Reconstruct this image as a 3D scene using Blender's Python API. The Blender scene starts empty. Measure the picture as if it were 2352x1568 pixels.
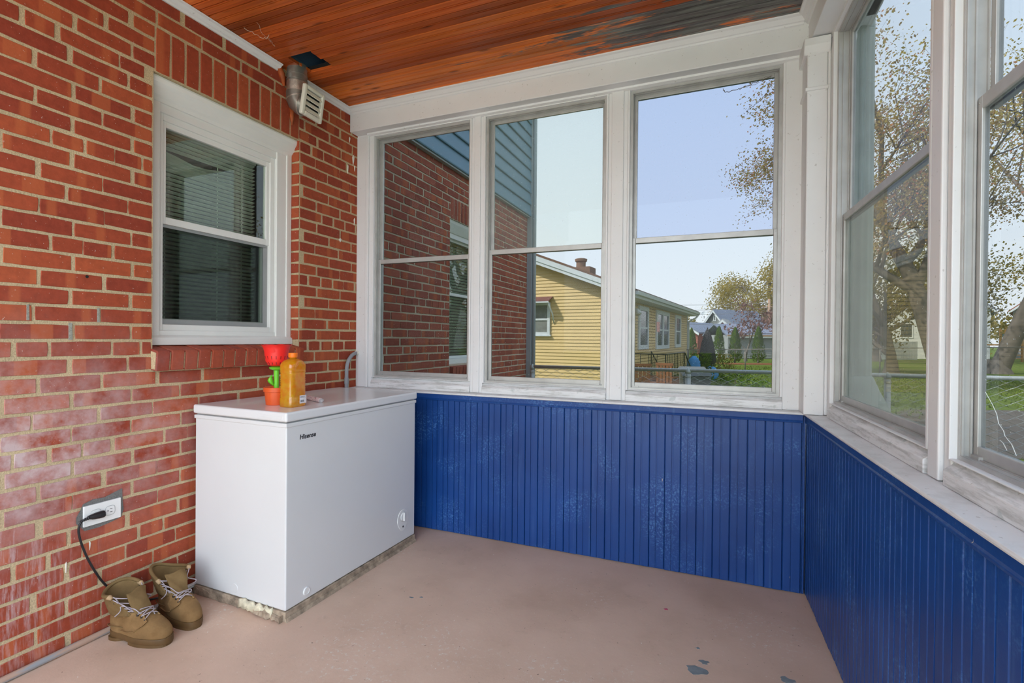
import bpy, bmesh, math, random
from mathutils import Vector, Matrix, noise as mnoise
R = random.Random(7)
SC = bpy.context.scene
COL = SC.collection

# ------------------------------------------------------------------ camera
cam_d = bpy.data.cameras.new('camera'); cam = bpy.data.objects.new('camera', cam_d); COL.objects.link(cam)
cam_d.sensor_width = 36.0; cam_d.lens = 1150.0 / 2352.0 * 36.0; cam_d.clip_start = 0.02; cam_d.clip_end = 600
right = Vector((0.9254, 0.3789, 0.0087)); fwd = Vector((-0.3790, 0.9254, -0.0022 - 0.0036))
fwd.normalize(); right = (right - fwd * right.dot(fwd)).normalized(); up = right.cross(fwd)
M = Matrix((right, up, -fwd)).transposed().to_4x4(); M.translation = Vector((2.359, -2.853, 1.243))
cam.matrix_world = M
SC.camera = cam

# ------------------------------------------------------------------ light
SC.view_settings.view_transform = 'Standard'; SC.view_settings.look = 'None'
SC.view_settings.exposure = 0.52; SC.view_settings.gamma = 1.0; SC.view_settings.use_curve_mapping = False
W = bpy.data.worlds.new('sky'); SC.world = W; W.use_nodes = True
wn = W.node_tree; wn.nodes.clear()
wo = wn.nodes.new('ShaderNodeOutputWorld'); wb = wn.nodes.new('ShaderNodeBackground')
wt = wn.nodes.new('ShaderNodeTexCoord'); ws = wn.nodes.new('ShaderNodeSeparateXYZ'); wr = wn.nodes.new('ShaderNodeValToRGB')
wn.links.new(wt.outputs['Generated'], ws.inputs[0]); wn.links.new(ws.outputs['Z'], wr.inputs[0])
wr.color_ramp.elements[0].position = 0.0; wr.color_ramp.elements[0].color = (0.93, 0.97, 1.0, 1)
wr.color_ramp.elements[1].position = 0.75; wr.color_ramp.elements[1].color = (0.62, 0.78, 1.0, 1)
e = wr.color_ramp.elements.new(0.25); e.color = (0.80, 0.90, 1.0, 1)
wn.links.new(wr.outputs[0], wb.inputs[0]); wb.inputs[1].default_value = 3.0
wn.links.new(wb.outputs[0], wo.inputs[0])
sd = bpy.data.lights.new('sun', 'SUN'); so = bpy.data.objects.new('sun', sd); COL.objects.link(so)
sd.energy = 11.0; sd.angle = math.radians(1.0); sd.color = (1.0, 0.94, 0.84)
so.rotation_euler = Vector((0.62, 0.48, -0.80)).to_track_quat('-Z', 'Y').to_euler()

# ------------------------------------------------------------------ node helpers
def newmat(name):
    m = bpy.data.materials.new(name); m.use_nodes = True
    nt = m.node_tree; b = nt.nodes['Principled BSDF']
    return m, nt, b
def nd(nt, typ, ins=None, **props):
    n = nt.nodes.new(typ)
    for k, v in props.items(): setattr(n, k, v)
    for k, v in (ins or {}).items():
        s = n.inputs[k]
        if isinstance(v, bpy.types.NodeSocket): nt.links.new(v, s)
        else: s.default_value = v
    return n
def math_(nt, op, a, b=0.0, c=None):
    i = {0: a, 1: b}
    if c is not None: i[2] = c
    return nd(nt, 'ShaderNodeMath', i, operation=op).outputs[0]
def ramp(nt, fac, stops):
    n = nt.nodes.new('ShaderNodeValToRGB'); nt.links.new(fac, n.inputs[0]); el = n.color_ramp.elements
    while len(el) < len(stops): el.new(0.5)
    for e_, (p, c) in zip(el, stops):
        e_.position = p
        e_.color = (c, c, c, 1) if not hasattr(c, '__len__') else (*c, 1)
    return n.outputs[0]
def mixc(nt, f, a, b, blend='MIX'):
    n = nt.nodes.new('ShaderNodeMix'); n.data_type = 'RGBA'; n.blend_type = blend
    for s, v in ((n.inputs[0], f), (n.inputs[6], a), (n.inputs[7], b)):
        if isinstance(v, bpy.types.NodeSocket): nt.links.new(v, s)
        elif hasattr(v, '__len__'): s.default_value = (*v, 1)
        else: s.default_value = v
    return n.outputs[2]
def noise(nt, vec, scale, detail=4, rough=0.55, dist=0.0):
    return nd(nt, 'ShaderNodeTexNoise', {'Vector': vec, 'Scale': scale, 'Detail': detail, 'Roughness': rough, 'Distortion': dist}).outputs[0]
def mapping(nt, vec, sc=(1, 1, 1), loc=(0, 0, 0)):
    return nd(nt, 'ShaderNodeMapping', {'Vector': vec, 'Scale': sc, 'Location': loc}).outputs[0]
def objco(nt): return nt.nodes.new('ShaderNodeTexCoord').outputs['Object']
def worldco(nt): return nt.nodes.new('ShaderNodeNewGeometry').outputs['Position']
def bump(nt, b, h, strength=0.3, dist=0.01):
    nt.links.new(nd(nt, 'ShaderNodeBump', {'Height': h, 'Strength': strength, 'Distance': dist}).outputs[0], b.inputs['Normal'])
def setb(b, **k):
    names = {'rough': 'Roughness', 'metal': 'Metallic', 'spec': 'Specular IOR Level', 'coat': 'Coat Weight', 'trans': 'Transmission Weight', 'ior': 'IOR', 'alpha': 'Alpha', 'sss': 'Subsurface Weight'}
    for a, v in k.items(): b.inputs[names[a]].default_value = v

def plain(name, col, rough=0.5, metal=0.0, var=0.12, scale=9.0, bmp=0.0, spec=0.5, coat=0.0):
    m, nt, b = newmat(name); co = objco(nt)
    n = noise(nt, co, scale, 5)
    d = tuple(max(0, x * (1 - var)) for x in col); l = tuple(min(1, x * (1 + var)) for x in col)
    nt.links.new(ramp(nt, n, [(0.3, d), (0.7, l)]), b.inputs['Base Color'])
    setb(b, rough=rough, metal=metal, spec=spec, coat=coat)
    if bmp: bump(nt, b, noise(nt, co, scale * 6, 3), bmp, 0.004)
    return m

MT = {}
def mk_white(name, base=(0.81, 0.815, 0.82), wear=0.0, speck=0.7):
    m, nt, b = newmat(name); co = worldco(nt)
    n = noise(nt, co, 5, 4)
    c = ramp(nt, n, [(0.25, tuple(x * 0.94 for x in base)), (0.75, base)])
    sp = ramp(nt, noise(nt, co, 70, 2), [(0.70, 0.0), (0.735, 0.55 * speck)])
    c = mixc(nt, sp, c, (0.34, 0.32, 0.29))
    if wear:
        w = noise(nt, mapping(nt, co, (2.0, 2.0, 22)), 3.2, 6, 0.7)
        w2 = noise(nt, mapping(nt, co, (5, 5, 5)), 2.0, 4, 0.6)
        c = mixc(nt, math_(nt, 'MULTIPLY', ramp(nt, w, [(0.47, 0.0), (0.62, 1.0)]), wear), c, (0.44, 0.44, 0.42))
        c = mixc(nt, math_(nt, 'MULTIPLY', ramp(nt, w2, [(0.62, 0.0), (0.68, 0.6)]), wear), c, (0.30, 0.37, 0.35))
    nt.links.new(c, b.inputs['Base Color']); setb(b, rough=0.42)
    bump(nt, b, noise(nt, co, 26, 4), 0.10, 0.006)
    return m
MT['white'] = mk_white('white_paint'); MT['worn'] = mk_white('worn_white_paint', wear=0.75, speck=1.0)
MT['stool'] = mk_white('stool_paint', wear=0.35, speck=1.0)
MT['alu'] = plain('weathered_aluminium', (0.50, 0.50, 0.485), 0.42, 0.35, 0.10, 14)
MT['vinyl'] = plain('white_vinyl', (0.80, 0.81, 0.78), 0.35, 0, 0.03, 4)
MT['screenframe'] = plain('grey_screen_frame', (0.36, 0.37, 0.37), 0.4, 0.3, 0.05)

def mk_glass(name, tint=(0.86, 0.88, 0.87), ior=1.33, rough=0.0, milk=0.0, milkcol=(0.8, 0.83, 0.8), dirt=0.0, refl=1.0):
    m = bpy.data.materials.new(name); m.use_nodes = True; nt = m.node_tree; nt.nodes.clear()
    out = nt.nodes.new('ShaderNodeOutputMaterial')
    t = nd(nt, 'ShaderNodeBsdfTransparent', {'Color': (*tint, 1)}).outputs[0]
    g = nd(nt, 'ShaderNodeBsdfGlossy', {'Color': (1, 1, 1, 1), 'Roughness': rough}).outputs[0]
    f0 = ((ior - 1) / (ior + 1)) ** 2
    lw = nd(nt, 'ShaderNodeLayerWeight', {'Blend': 0.5}).outputs['Facing']
    f = math_(nt, 'MULTIPLY', math_(nt, 'ADD', math_(nt, 'MULTIPLY', math_(nt, 'POWER', lw, 5.0), 1 - f0), f0), refl)
    s = nd(nt, 'ShaderNodeMixShader', {0: f, 1: t, 2: g}).outputs[0]
    if milk or dirt:
        co = worldco(nt)
        d = nd(nt, 'ShaderNodeBsdfTranslucent', {'Color': (*milkcol, 1)}).outputs[0]
        f2 = ramp(nt, noise(nt, co, 3.0, 6, 0.6), [(0.3, milk), (0.75, min(1, milk * 1.25))])
        if dirt:
            f2 = math_(nt, 'MAXIMUM', f2, math_(nt, 'MULTIPLY', ramp(nt, noise(nt, co, 130, 2), [(0.71, 0.0), (0.75, 1.0)]), dirt))
        s = nd(nt, 'ShaderNodeMixShader', {0: f2, 1: s, 2: d}).outputs[0]
    nt.links.new(s, out.inputs[0])
    return m
MT['glass'] = mk_glass('storm_glass', (0.445, 0.455, 0.46), dirt=0.25, milk=0.004, refl=0.4)  # storm panes tinted darker than real glass to hold down outdoor brightness
MT['glass_blue'] = mk_glass('storm_glass_with_screen', (0.385, 0.405, 0.45), dirt=0.4, milk=0.012, refl=0.4)
MT['glass_milky'] = mk_glass('dusty_storm_glass', (0.45, 0.46, 0.445), dirt=0.3, milk=0.05, refl=0.4, milkcol=(0.9, 0.92, 0.88))
MT['glass_amber'] = mk_glass('old_storm_glass', (0.42, 0.415, 0.385), dirt=0.2, milk=0.012, refl=0.6)
MT['glass_house'] = mk_glass('reflective_window_glass', (0.90, 0.95, 0.91), ior=1.75)
MT['glass_screen'] = mk_glass('window_glass_behind_screen', (0.70, 0.73, 0.71), ior=1.25, rough=0.08)
MT['void'] = plain('shade_black', (0.012, 0.012, 0.012), 0.9)  # black stands in for deep shade in gaps, holes and slots
MT['interior'] = plain('unlit_room_shade', (0.05, 0.05, 0.045), 0.9)  # near-black walls put the unlit room's shade into the colour
MT['blind'] = plain('blind_vinyl', (0.66, 0.72, 0.64), 0.5)

def mk_brick(name, island=False, pal=None, efflor=0.0, bands=True, specks=0.5):
    m, nt, b = newmat(name)
    if island: rnd = nt.nodes.new('ShaderNodeNewGeometry').outputs['Random Per Island']
    else: rnd = nt.nodes.new('ShaderNodeObjectInfo').outputs['Random']
    wc = worldco(nt)
    off = nd(nt, 'ShaderNodeVectorMath', {0: wc, 1: nd(nt, 'ShaderNodeCombineXYZ', {0: math_(nt, 'MULTIPLY', rnd, 37.0), 1: math_(nt, 'MULTIPLY', rnd, 91.0), 2: math_(nt, 'MULTIPLY', rnd, 53.0)}).outputs[0]}, operation='ADD').outputs[0]
    pal = pal or [(0.0, (0.285, 0.048, 0.024)), (0.35, (0.325, 0.058, 0.026)), (0.7, (0.365, 0.070, 0.029)), (1.0, (0.42, 0.090, 0.034))]
    c = ramp(nt, rnd, pal)
    fine = noise(nt, off, 38, 5, 0.6)
    c = mixc(nt, 1.0, c, ramp(nt, fine, [(0.25, 0.80), (0.75, 1.16)]), 'MULTIPLY')
    if bands:
        bn = noise(nt, mapping(nt, off, (0.0, 9.0, 0.0)), 1.0, 0)
        bf = ramp(nt, bn, [(0.60, 0.0), (0.625, 0.75)])
        c = mixc(nt, math_(nt, 'MULTIPLY', bf, 0.8), c, (0.50, 0.125, 0.045))
    if specks:
        sp = ramp(nt, noise(nt, wc, 120, 2), [(0.715, 0.0), (0.74, specks)])
        c = mixc(nt, sp, c, (0.72, 0.62, 0.56))
    if efflor:
        s = nd(nt, 'ShaderNodeSeparateXYZ', {0: wc})
        dy = math_(nt, 'DIVIDE', math_(nt, 'ADD', s.outputs[1], 1.98), 0.62)
        dz = math_(nt, 'DIVIDE', math_(nt, 'ADD', s.outputs[2], -0.80), 0.30)
        r2 = math_(nt, 'ADD', math_(nt, 'MULTIPLY', dy, dy), math_(nt, 'MULTIPLY', dz, dz))
        g = math_(nt, 'POWER', 2.718, math_(nt, 'MULTIPLY', r2, -1.0))
        dz2 = math_(nt, 'DIVIDE', math_(nt, 'ADD', s.outputs[2], -0.35), 0.42); dy2 = math_(nt, 'DIVIDE', math_(nt, 'ADD', s.outputs[1], 2.0), 0.32)
        g2 = math_(nt, 'POWER', 2.718, math_(nt, 'MULTIPLY', math_(nt, 'ADD', math_(nt, 'MULTIPLY', dy2, dy2), math_(nt, 'MULTIPLY', dz2, dz2)), -1.0))
        k = noise(nt, mapping(nt, wc, (1, 1, 1)), 9, 6, 0.65)
        k2 = noise(nt, mapping(nt, wc, (1, 26, 3)), 2.0, 5, 0.7)
        f = math_(nt, 'MULTIPLY', g, ramp(nt, k, [(0.34, 0.0), (0.68, 1.0)]))
        f = math_(nt, 'MAXIMUM', f, math_(nt, 'MULTIPLY', math_(nt, 'MULTIPLY', g2, 0.75), ramp(nt, k2, [(0.46, 0.0), (0.68, 1.0)])))
        c = mixc(nt, math_(nt, 'MINIMUM', math_(nt, 'MULTIPLY', f, efflor), 0.85), c, (0.62, 0.50, 0.50))
    nt.links.new(c, b.inputs['Base Color']); setb(b, rough=0.78, spec=0.3)
    bump(nt, b, fine, 0.35, 0.004)
    return m
MT['brick'] = mk_brick('red_brick', efflor=1.15); MT['brick_stuff'] = mk_brick('red_brick_field', True, efflor=1.15)
epal = [(0.0, (0.27, 0.062, 0.038)), (0.5, (0.33, 0.082, 0.050)), (1.0, (0.40, 0.110, 0.066))]
MT['ebrick'] = mk_brick('house_brick', pal=epal, specks=0.25); MT['ebrick_stuff'] = mk_brick('house_brick_field', True, pal=epal, specks=0.25)
def mk_mortar(name, col):
    m, nt, b = newmat(name); co = worldco(nt)
    n = noise(nt, co, 160, 4, 0.7); n2 = noise(nt, co, 4, 3)
    c = ramp(nt, n, [(0.25, tuple(x * 0.62 for x in col)), (0.6, col), (0.85, tuple(min(1, x * 1.2) for x in col))])
    c = mixc(nt, 1.0, c, ramp(nt, n2, [(0.3, 0.88), (0.7, 1.08)]), 'MULTIPLY')
    nt.links.new(c, b.inputs['Base Color']); setb(b, rough=0.95, spec=0.1); bump(nt, b, n, 0.8, 0.006)
    return m
MT['mortar'] = mk_mortar('sandy_mortar', (0.69, 0.55, 0.34)); MT['patch'] = mk_mortar('grey_cement', (0.22, 0.22, 0.21)); MT['pointing'] = mk_mortar('grey_pointing', (0.42, 0.42, 0.36))
MT['emortar'] = mk_mortar('house_mortar', (0.72, 0.61, 0.45))

def mk_blue():
    m, nt, b = newmat('blue_gloss_paint'); co = worldco(nt)
    n = noise(nt, co, 2.2, 3)
    c = ramp(nt, n, [(0.3, (0.004, 0.043, 0.20)), (0.7, (0.008, 0.064, 0.275))])
    sc_ = noise(nt, co, 4.0, 3, 0.5); fl = noise(nt, co, 95, 3, 0.7)
    f = math_(nt, 'MULTIPLY', ramp(nt, sc_, [(0.50, 0.0), (0.66, 1.0)]), ramp(nt, fl, [(0.50, 0.0), (0.64, 0.55)]))
    c = mixc(nt, f, c, (0.10, 0.26, 0.58))
    st = noise(nt, mapping(nt, co, (38, 38, 1.3)), 1.0, 5, 0.6)
    c = mixc(nt, ramp(nt, st, [(0.58, 0.0), (0.74, 0.30)]), c, (0.09, 0.20, 0.46))
    ch = noise(nt, mapping(nt, co, (60, 60, 14)), 1.0, 2)
    c = mixc(nt, ramp(nt, ch, [(0.785, 0.0), (0.80, 0.9)]), c, (0.62, 0.55, 0.42))
    nt.links.new(c, b.inputs['Base Color']); setb(b, rough=0.38, spec=0.45); bump(nt, b, noise(nt, co, 30, 4), 0.12, 0.004)
    return m
MT['blue'] = mk_blue()

def mk_ceiling():
    m, nt, b = newmat('varnished_pine'); wc = worldco(nt)
    rnd = nt.nodes.new('ShaderNodeObjectInfo').outputs['Random']
    off = nd(nt, 'ShaderNodeVectorMath', {0: wc, 1: nd(nt, 'ShaderNodeCombineXYZ', {0: math_(nt, 'MULTIPLY', rnd, 61.0), 1: 0.0, 2: math_(nt, 'MULTIPLY', rnd, 23.0)}).outputs[0]}, operation='ADD').outputs[0]
    g = noise(nt, mapping(nt, off, (1.1, 70, 70)), 1.0, 5, 0.65, 0.3)
    c = ramp(nt, g, [(0.25, (0.47, 0.092, 0.018)), (0.48, (0.66, 0.145, 0.026)), (0.72, (0.80, 0.215, 0.038))])
    fig = nd(nt, 'ShaderNodeTexWave', {'Vector': mapping(nt, off, (0.55, 9, 9)), 'Scale': 2.2, 'Distortion': 7.0, 'Detail': 3.0, 'Detail Scale': 1.4}, bands_direction='Y').outputs[1]
    c = mixc(nt, math_(nt, 'MULTIPLY', ramp(nt, fig, [(0.62, 0.0), (0.95, 1.0)]), 0.38), c, (0.70, 0.21, 0.035))
    big = noise(nt, mapping(nt, off, (0.9, 3, 3)), 1.0, 3)
    c = mixc(nt, 1.0, c, ramp(nt, big, [(0.3, 0.55), (0.7, 1.25)]), 'MULTIPLY')
    c = mixc(nt, 1.0, c, ramp(nt, rnd, [(0.0, (0.55, 0.45, 0.5)), (0.3, (0.85, 0.75, 0.8)), (0.65, (1.0, 1.0, 1.0)), (1.0, (1.3, 1.5, 1.3))]), 'MULTIPLY')
    kn = nd(nt, 'ShaderNodeTexVoronoi', {'Vector': mapping(nt, off, (3.2, 15, 15)), 'Scale': 1.0}).outputs['Distance']
    c = mixc(nt, ramp(nt, kn, [(0.05, 0.7), (0.16, 0.0)]), c, (0.09, 0.016, 0.006))
    s = nd(nt, 'ShaderNodeSeparateXYZ', {0: wc})
    gx = nd(nt, 'ShaderNodeMapRange', {0: s.outputs[0], 1: 0.6, 2: 2.3, 3: -0.30, 4: 0.13}).outputs[0]
    gy = nd(nt, 'ShaderNodeMapRange', {0: s.outputs[1], 1: -0.85, 2: -0.30, 3: -0.26, 4: 0.02}).outputs[0]
    wn_ = noise(nt, mapping(nt, off, (1.9, 11, 11)), 1.0, 6, 0.68, 0.5)
    wf = math_(nt, 'ADD', math_(nt, 'ADD', wn_, gx), gy)
    gc = ramp(nt, noise(nt, mapping(nt, off, (2.5, 26, 26)), 1.0, 5, .65), [(0.3, (0.030, 0.032, 0.045)), (0.5, (0.10, 0.115, 0.115)), (0.72, (0.27, 0.31, 0.27))])
    c = mixc(nt, ramp(nt, wf, [(0.50, 0.0), (0.56, 0.95)]), c, gc)
    nt.links.new(c, b.inputs['Base Color']); setb(b, rough=0.42, spec=0.35); bump(nt, b, g, 0.08, 0.003)
    return m
MT['pine'] = mk_ceiling()

def mk_floor():
    m, nt, b = newmat('painted_concrete_floor'); wc = worldco(nt)
    n = noise(nt, wc, 2.0, 5, 0.6)
    c = ramp(nt, n, [(0.28, (0.53, 0.365, 0.265)), (0.5, (0.63, 0.445, 0.332)), (0.75, (0.70, 0.505, 0.385))])
    n2 = noise(nt, wc, 11, 5, 0.7)
    c = mixc(nt, ramp(nt, n2, [(0.60, 0.0), (0.75, 0.30)]), c, (0.30, 0.20, 0.14))
    sp = noise(nt, wc, 75, 3, 0.6)
    c = mixc(nt, ramp(nt, sp, [(0.685, 0.0), (0.72, 0.85)]), c, (0.78, 0.72, 0.64))
    sp2 = noise(nt, mapping(nt, wc, (1, 1, 1), (7, 3, 0)), 55, 3, 0.6)
    c = mixc(nt, ramp(nt, sp2, [(0.70, 0.0), (0.73, 0.8)]), c, (0.13, 0.085, 0.06))
    wm = noise(nt, mapping(nt, wc, (1, 1, 1), (3, 9, 0)), 1.6, 2); ws_ = noise(nt, wc, 48, 5, 0.75)
    c = mixc(nt, math_(nt, 'MULTIPLY', ramp(nt, wm, [(0.55, 0.0), (0.68, 1.0)]), ramp(nt, ws_, [(0.56, 0.0), (0.63, 0.75)])), c, (0.72, 0.68, 0.60))
    nt.links.new(c, b.inputs['Base Color']); setb(b, rough=0.62, spec=0.35); bump(nt, b, n2, 0.15, 0.01)
    return m
MT['floor'] = mk_floor()
MT['freezer'] = plain('white_enamel', (0.73, 0.735, 0.73), 0.30, 0, 0.015, 3, coat=0.2)
MT['freezer_lid'] = plain('white_lid_enamel', (0.77, 0.775, 0.775), 0.22, 0, 0.015, 3, coat=0.3)
MT['card'] = plain('dirty_cardboard', (0.36, 0.28, 0.20), 0.9, 0, 0.5, 26, 0.5)
MT['foam'] = plain('torn_foam', (0.72, 0.66, 0.48), 0.9, 0, 0.25, 40, 0.5)
MT['black'] = plain('black_rubber', (0.012, 0.012, 0.014), 0.45)
MT['ink'] = plain('black_print', (0.02, 0.02, 0.025), 0.6)
MT['greymetal'] = plain('galvanised_duct', (0.36, 0.36, 0.33), 0.34, 0.75, 0.22, 12)
MT['foil'] = plain('foil_tape', (0.62, 0.58, 0.53), 0.28, 0.85, 0.25, 30, 0.5)
MT['conduit'] = plain('grey_pvc_conduit', (0.30, 0.31, 0.33), 0.5, 0, 0.12)
MT['plate'] = plain('white_plastic_plate', (0.82, 0.82, 0.80), 0.35, 0, 0.02)
MT['cream_plastic'] = plain('aged_white_plastic', (0.76, 0.76, 0.66), 0.4, 0, 0.06)
MT['caulk'] = plain('orange_sealant', (0.40, 0.085, 0.018), 0.6, 0, 0.3, 30, 0.5)
def mk_conduit():
    m, nt, b = newmat('painted_conduit'); wc = worldco(nt)
    n = noise(nt, mapping(nt, wc, (30, 3.5, 30)), 1.0, 4)
    c = ramp(nt, n, [(0.47, (0.30, 0.31, 0.32)), (0.56, (0.46, 0.31, 0.23))])
    nt.links.new(c, b.inputs['Base Color']); setb(b, rough=0.5); return m
MT['floor_conduit'] = mk_conduit()

# ------------------------------------------------------------------ mesh helpers
class MB:
    def __init__(s): s.v = []; s.f = []
    def add(s, vs, fs):
        o = len(s.v); s.v += [tuple(p) for p in vs]; s.f += [tuple(i + o for i in f) for f in fs]; return s
    def box(s, x0, x1, y0, y1, z0, z1):
        return s.add([(x0, y0, z0), (x1, y0, z0), (x1, y1, z0), (x0, y1, z0), (x0, y0, z1), (x1, y0, z1), (x1, y1, z1), (x0, y1, z1)],
                     [(0, 3, 2, 1), (4, 5, 6, 7), (0, 1, 5, 4), (1, 2, 6, 5), (2, 3, 7, 6), (3, 0, 4, 7)])
    def prism(s, prof, axis, a0, a1):
        # prof: list of 2D points; axis 'x': (y,z); 'y': (x,z); 'z': (x,y)
        def P(p, a): return (a, p[0], p[1]) if axis == 'x' else ((p[0], a, p[1]) if axis == 'y' else (p[0], p[1], a))
        n = len(prof)
        return s.add([P(p, a0) for p in prof] + [P(p, a1) for p in prof],
                     [tuple(range(n)), tuple(range(2 * n - 1, n - 1, -1))] + [(i, n + i, n + (i + 1) % n, (i + 1) % n) for i in range(n)])
    def ring(s, x0, x1, z0, z1, w, y0, y1, wb=None, wt=None):
        wb = w if wb is None else wb; wt = w if wt is None else wt
        s.box(x0, x0 + w, y0, y1, z0, z1); s.box(x1 - w, x1, y0, y1, z0, z1)
        s.box(x0 + w, x1 - w, y0, y1, z0, z0 + wb); s.box(x0 + w, x1 - w, y0, y1, z1 - wt, z1); return s
    def tube(s, pts, r, n=8, cap=True, closed=False):
        pts = [Vector(p) for p in pts]; k = len(pts)
        rs = r if hasattr(r, '__len__') else [r] * k
        ref = None; vs = []
        for i, p in enumerate(pts):
            if closed: t = pts[(i + 1) % k] - pts[i - 1]
            else: t = pts[min(i + 1, k - 1)] - pts[max(i - 1, 0)]
            if t.length < 1e-9: t = Vector((0, 0, 1))
            t.normalize()
            if ref is None:
                ref = Vector((0, 0, 1)) if abs(t.z) < 0.9 else Vector((1, 0, 0))
            u = ref - t * ref.dot(t)
            if u.length < 1e-6: u = t.orthogonal()
            u.normalize(); ref = u; w = t.cross(u)
            for j in range(n):
                a = 2 * math.pi * j / n; vs.append(p + (u * math.cos(a) + w * math.sin(a)) * rs[i])
        fs = []
        for i in range(k if closed else k - 1):
            i2 = (i + 1) % k
            for j in range(n):
                j2 = (j + 1) % n; fs.append((i * n + j, i * n + j2, i2 * n + j2, i2 * n + j))
        if cap and not closed: fs += [tuple(range(n - 1, -1, -1)), tuple(range((k - 1) * n, k * n))]
        return s.add(vs, fs)
    def lathe(s, prof, n=24, c=(0, 0, 0), fn=None, cap0=True, cap1=True):
        vs = []
        for i, (r, z) in enumerate(prof):
            for j in range(n):
                a = 2 * math.pi * j / n; rr, zz = (r, z) if fn is None else fn(i, a, r, z)
                vs.append((c[0] + rr * math.cos(a), c[1] + rr * math.sin(a), c[2] + zz))
        k = len(prof); fs = []
        for i in range(k - 1):
            for j in range(n):
                j2 = (j + 1) % n; fs.append((i * n + j, i * n + j2, (i + 1) * n + j2, (i + 1) * n + j))
        if cap0: fs.append(tuple(range(n - 1, -1, -1)))
        if cap1: fs.append(tuple(range((k - 1) * n, k * n)))
        return s.add(vs, fs)
    def loft(s, rings, closed=True, caps=False):
        n = len(rings[0]); vs = [p for r in rings for p in r]; fs = []
        for i in range(len(rings) - 1):
            for j in range(n if closed else n - 1):
                j2 = (j + 1) % n; fs.append((i * n + j, i * n + j2, (i + 1) * n + j2, (i + 1) * n + j))
        if caps: fs += [tuple(range(n - 1, -1, -1)), tuple(range((len(rings) - 1) * n, len(rings) * n))]
        return s.add(vs, fs)
    def xf(s, m):
        s.v = [tuple(m @ Vector(p)) for p in s.v]; return s
    def mesh(s, name, mat, smooth=False):
        me = bpy.data.meshes.new(name); me.from_pydata(s.v, [], s.f); me.validate(); me.update()
        bm = bmesh.new(); bm.from_mesh(me); bmesh.ops.recalc_face_normals(bm, faces=bm.faces); bm.to_mesh(me); bm.free()
        for m in (mat if isinstance(mat, (list, tuple)) else [mat]): me.materials.append(m)
        if smooth:
            for p in me.polygons: p.use_smooth = True
        return me
    def build(s, name, mat, parent=None, smooth=False, bevel=0.0, seg=2, loc=None, rz=None, auto=None, kind=None, label=None):
        o = put(name, s.mesh(name, mat, smooth), parent, loc, rz)
        if bevel:
            b = o.modifiers.new('bevel', 'BEVEL'); b.width = bevel; b.segments = seg; b.limit_method = 'ANGLE'; b.angle_limit = math.radians(40)
        if auto:
            try: o.data.set_sharp_from_angle(angle=math.radians(auto))
            except Exception: pass
        if kind: o['kind'] = kind
        if label: o['label'] = label
        return o
def put(name, me, parent=None, loc=None, rz=None):
    o = bpy.data.objects.new(name, me); COL.objects.link(o)
    if parent is not None: o.parent = parent
    if loc is not None: o.location = loc
    if rz is not None: o.rotation_euler = (0, 0, rz)
    return o
def thing(name, label, cat, loc=(0, 0, 0), rz=0.0, group=None):
    o = put(name, None, None, loc, rz); o.empty_display_size = 0.05
    return tag(o, label, cat, group)
def tag(o, label, cat, group=None):
    o['label'] = label; o['category'] = cat
    if group: o['group'] = group
    return o
def struct(o, label=None, cat=None):
    o['kind'] = 'structure'
    if label: o['label'] = label
    if cat: o['category'] = cat
    return o
def ticks(a, b, step):
    n = max(1, int(round((b - a) / step))); return [a + (b - a) * i / n for i in range(n + 1)]

# ================================================================== STRUCTURE
CZ = 2.806           # ceiling underside
YB = -2.97           # porch cut off here, left open behind the camera to let daylight in
# ---- floor
fl = MB().box(-0.02, 3.02, YB - 0.1, 0.02, -0.12, 0.0).build('floor', MT['floor'])
struct(fl, 'tan painted concrete porch floor with scuffs and flaked spots', 'floor')
MT['bare'] = plain('bare_grey_concrete', (0.20, 0.23, 0.24), 0.7, 0, 0.2, 30)
MT['pinkspot'] = plain('pink_paint_drop', (0.48, 0.06, 0.12), 0.5)
def blob(cx, cy, rx, ry, n=14, seed=1, z=0.0004, jit=0.35):
    rr = random.Random(seed); pts = []
    for i in range(n):
        a = 2 * math.pi * i / n; k = 1 + rr.uniform(-jit, jit)
        pts.append((cx + rx * k * math.cos(a), cy + ry * k * math.sin(a)))
    return MB().prism(pts, 'z', 0.0, z + 0.0006)
for i, (x, y, rx, ry) in enumerate([(2.30, -0.845, 0.035, 0.026), (2.325, -0.785, 0.018, 0.013), (2.61, -0.775, 0.022, 0.018), (2.30, -0.70, 0.008, 0.006), (1.02, -0.82, 0.012, 0.006), (1.06, -0.80, 0.008, 0.005)]):
    blob(x, y, rx, ry, seed=i).build('bare_patch', MT['bare'], fl)
blob(2.154, -0.446, 0.010, 0.007, seed=31).build('paint_drop', MT['pinkspot'], fl)

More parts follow.
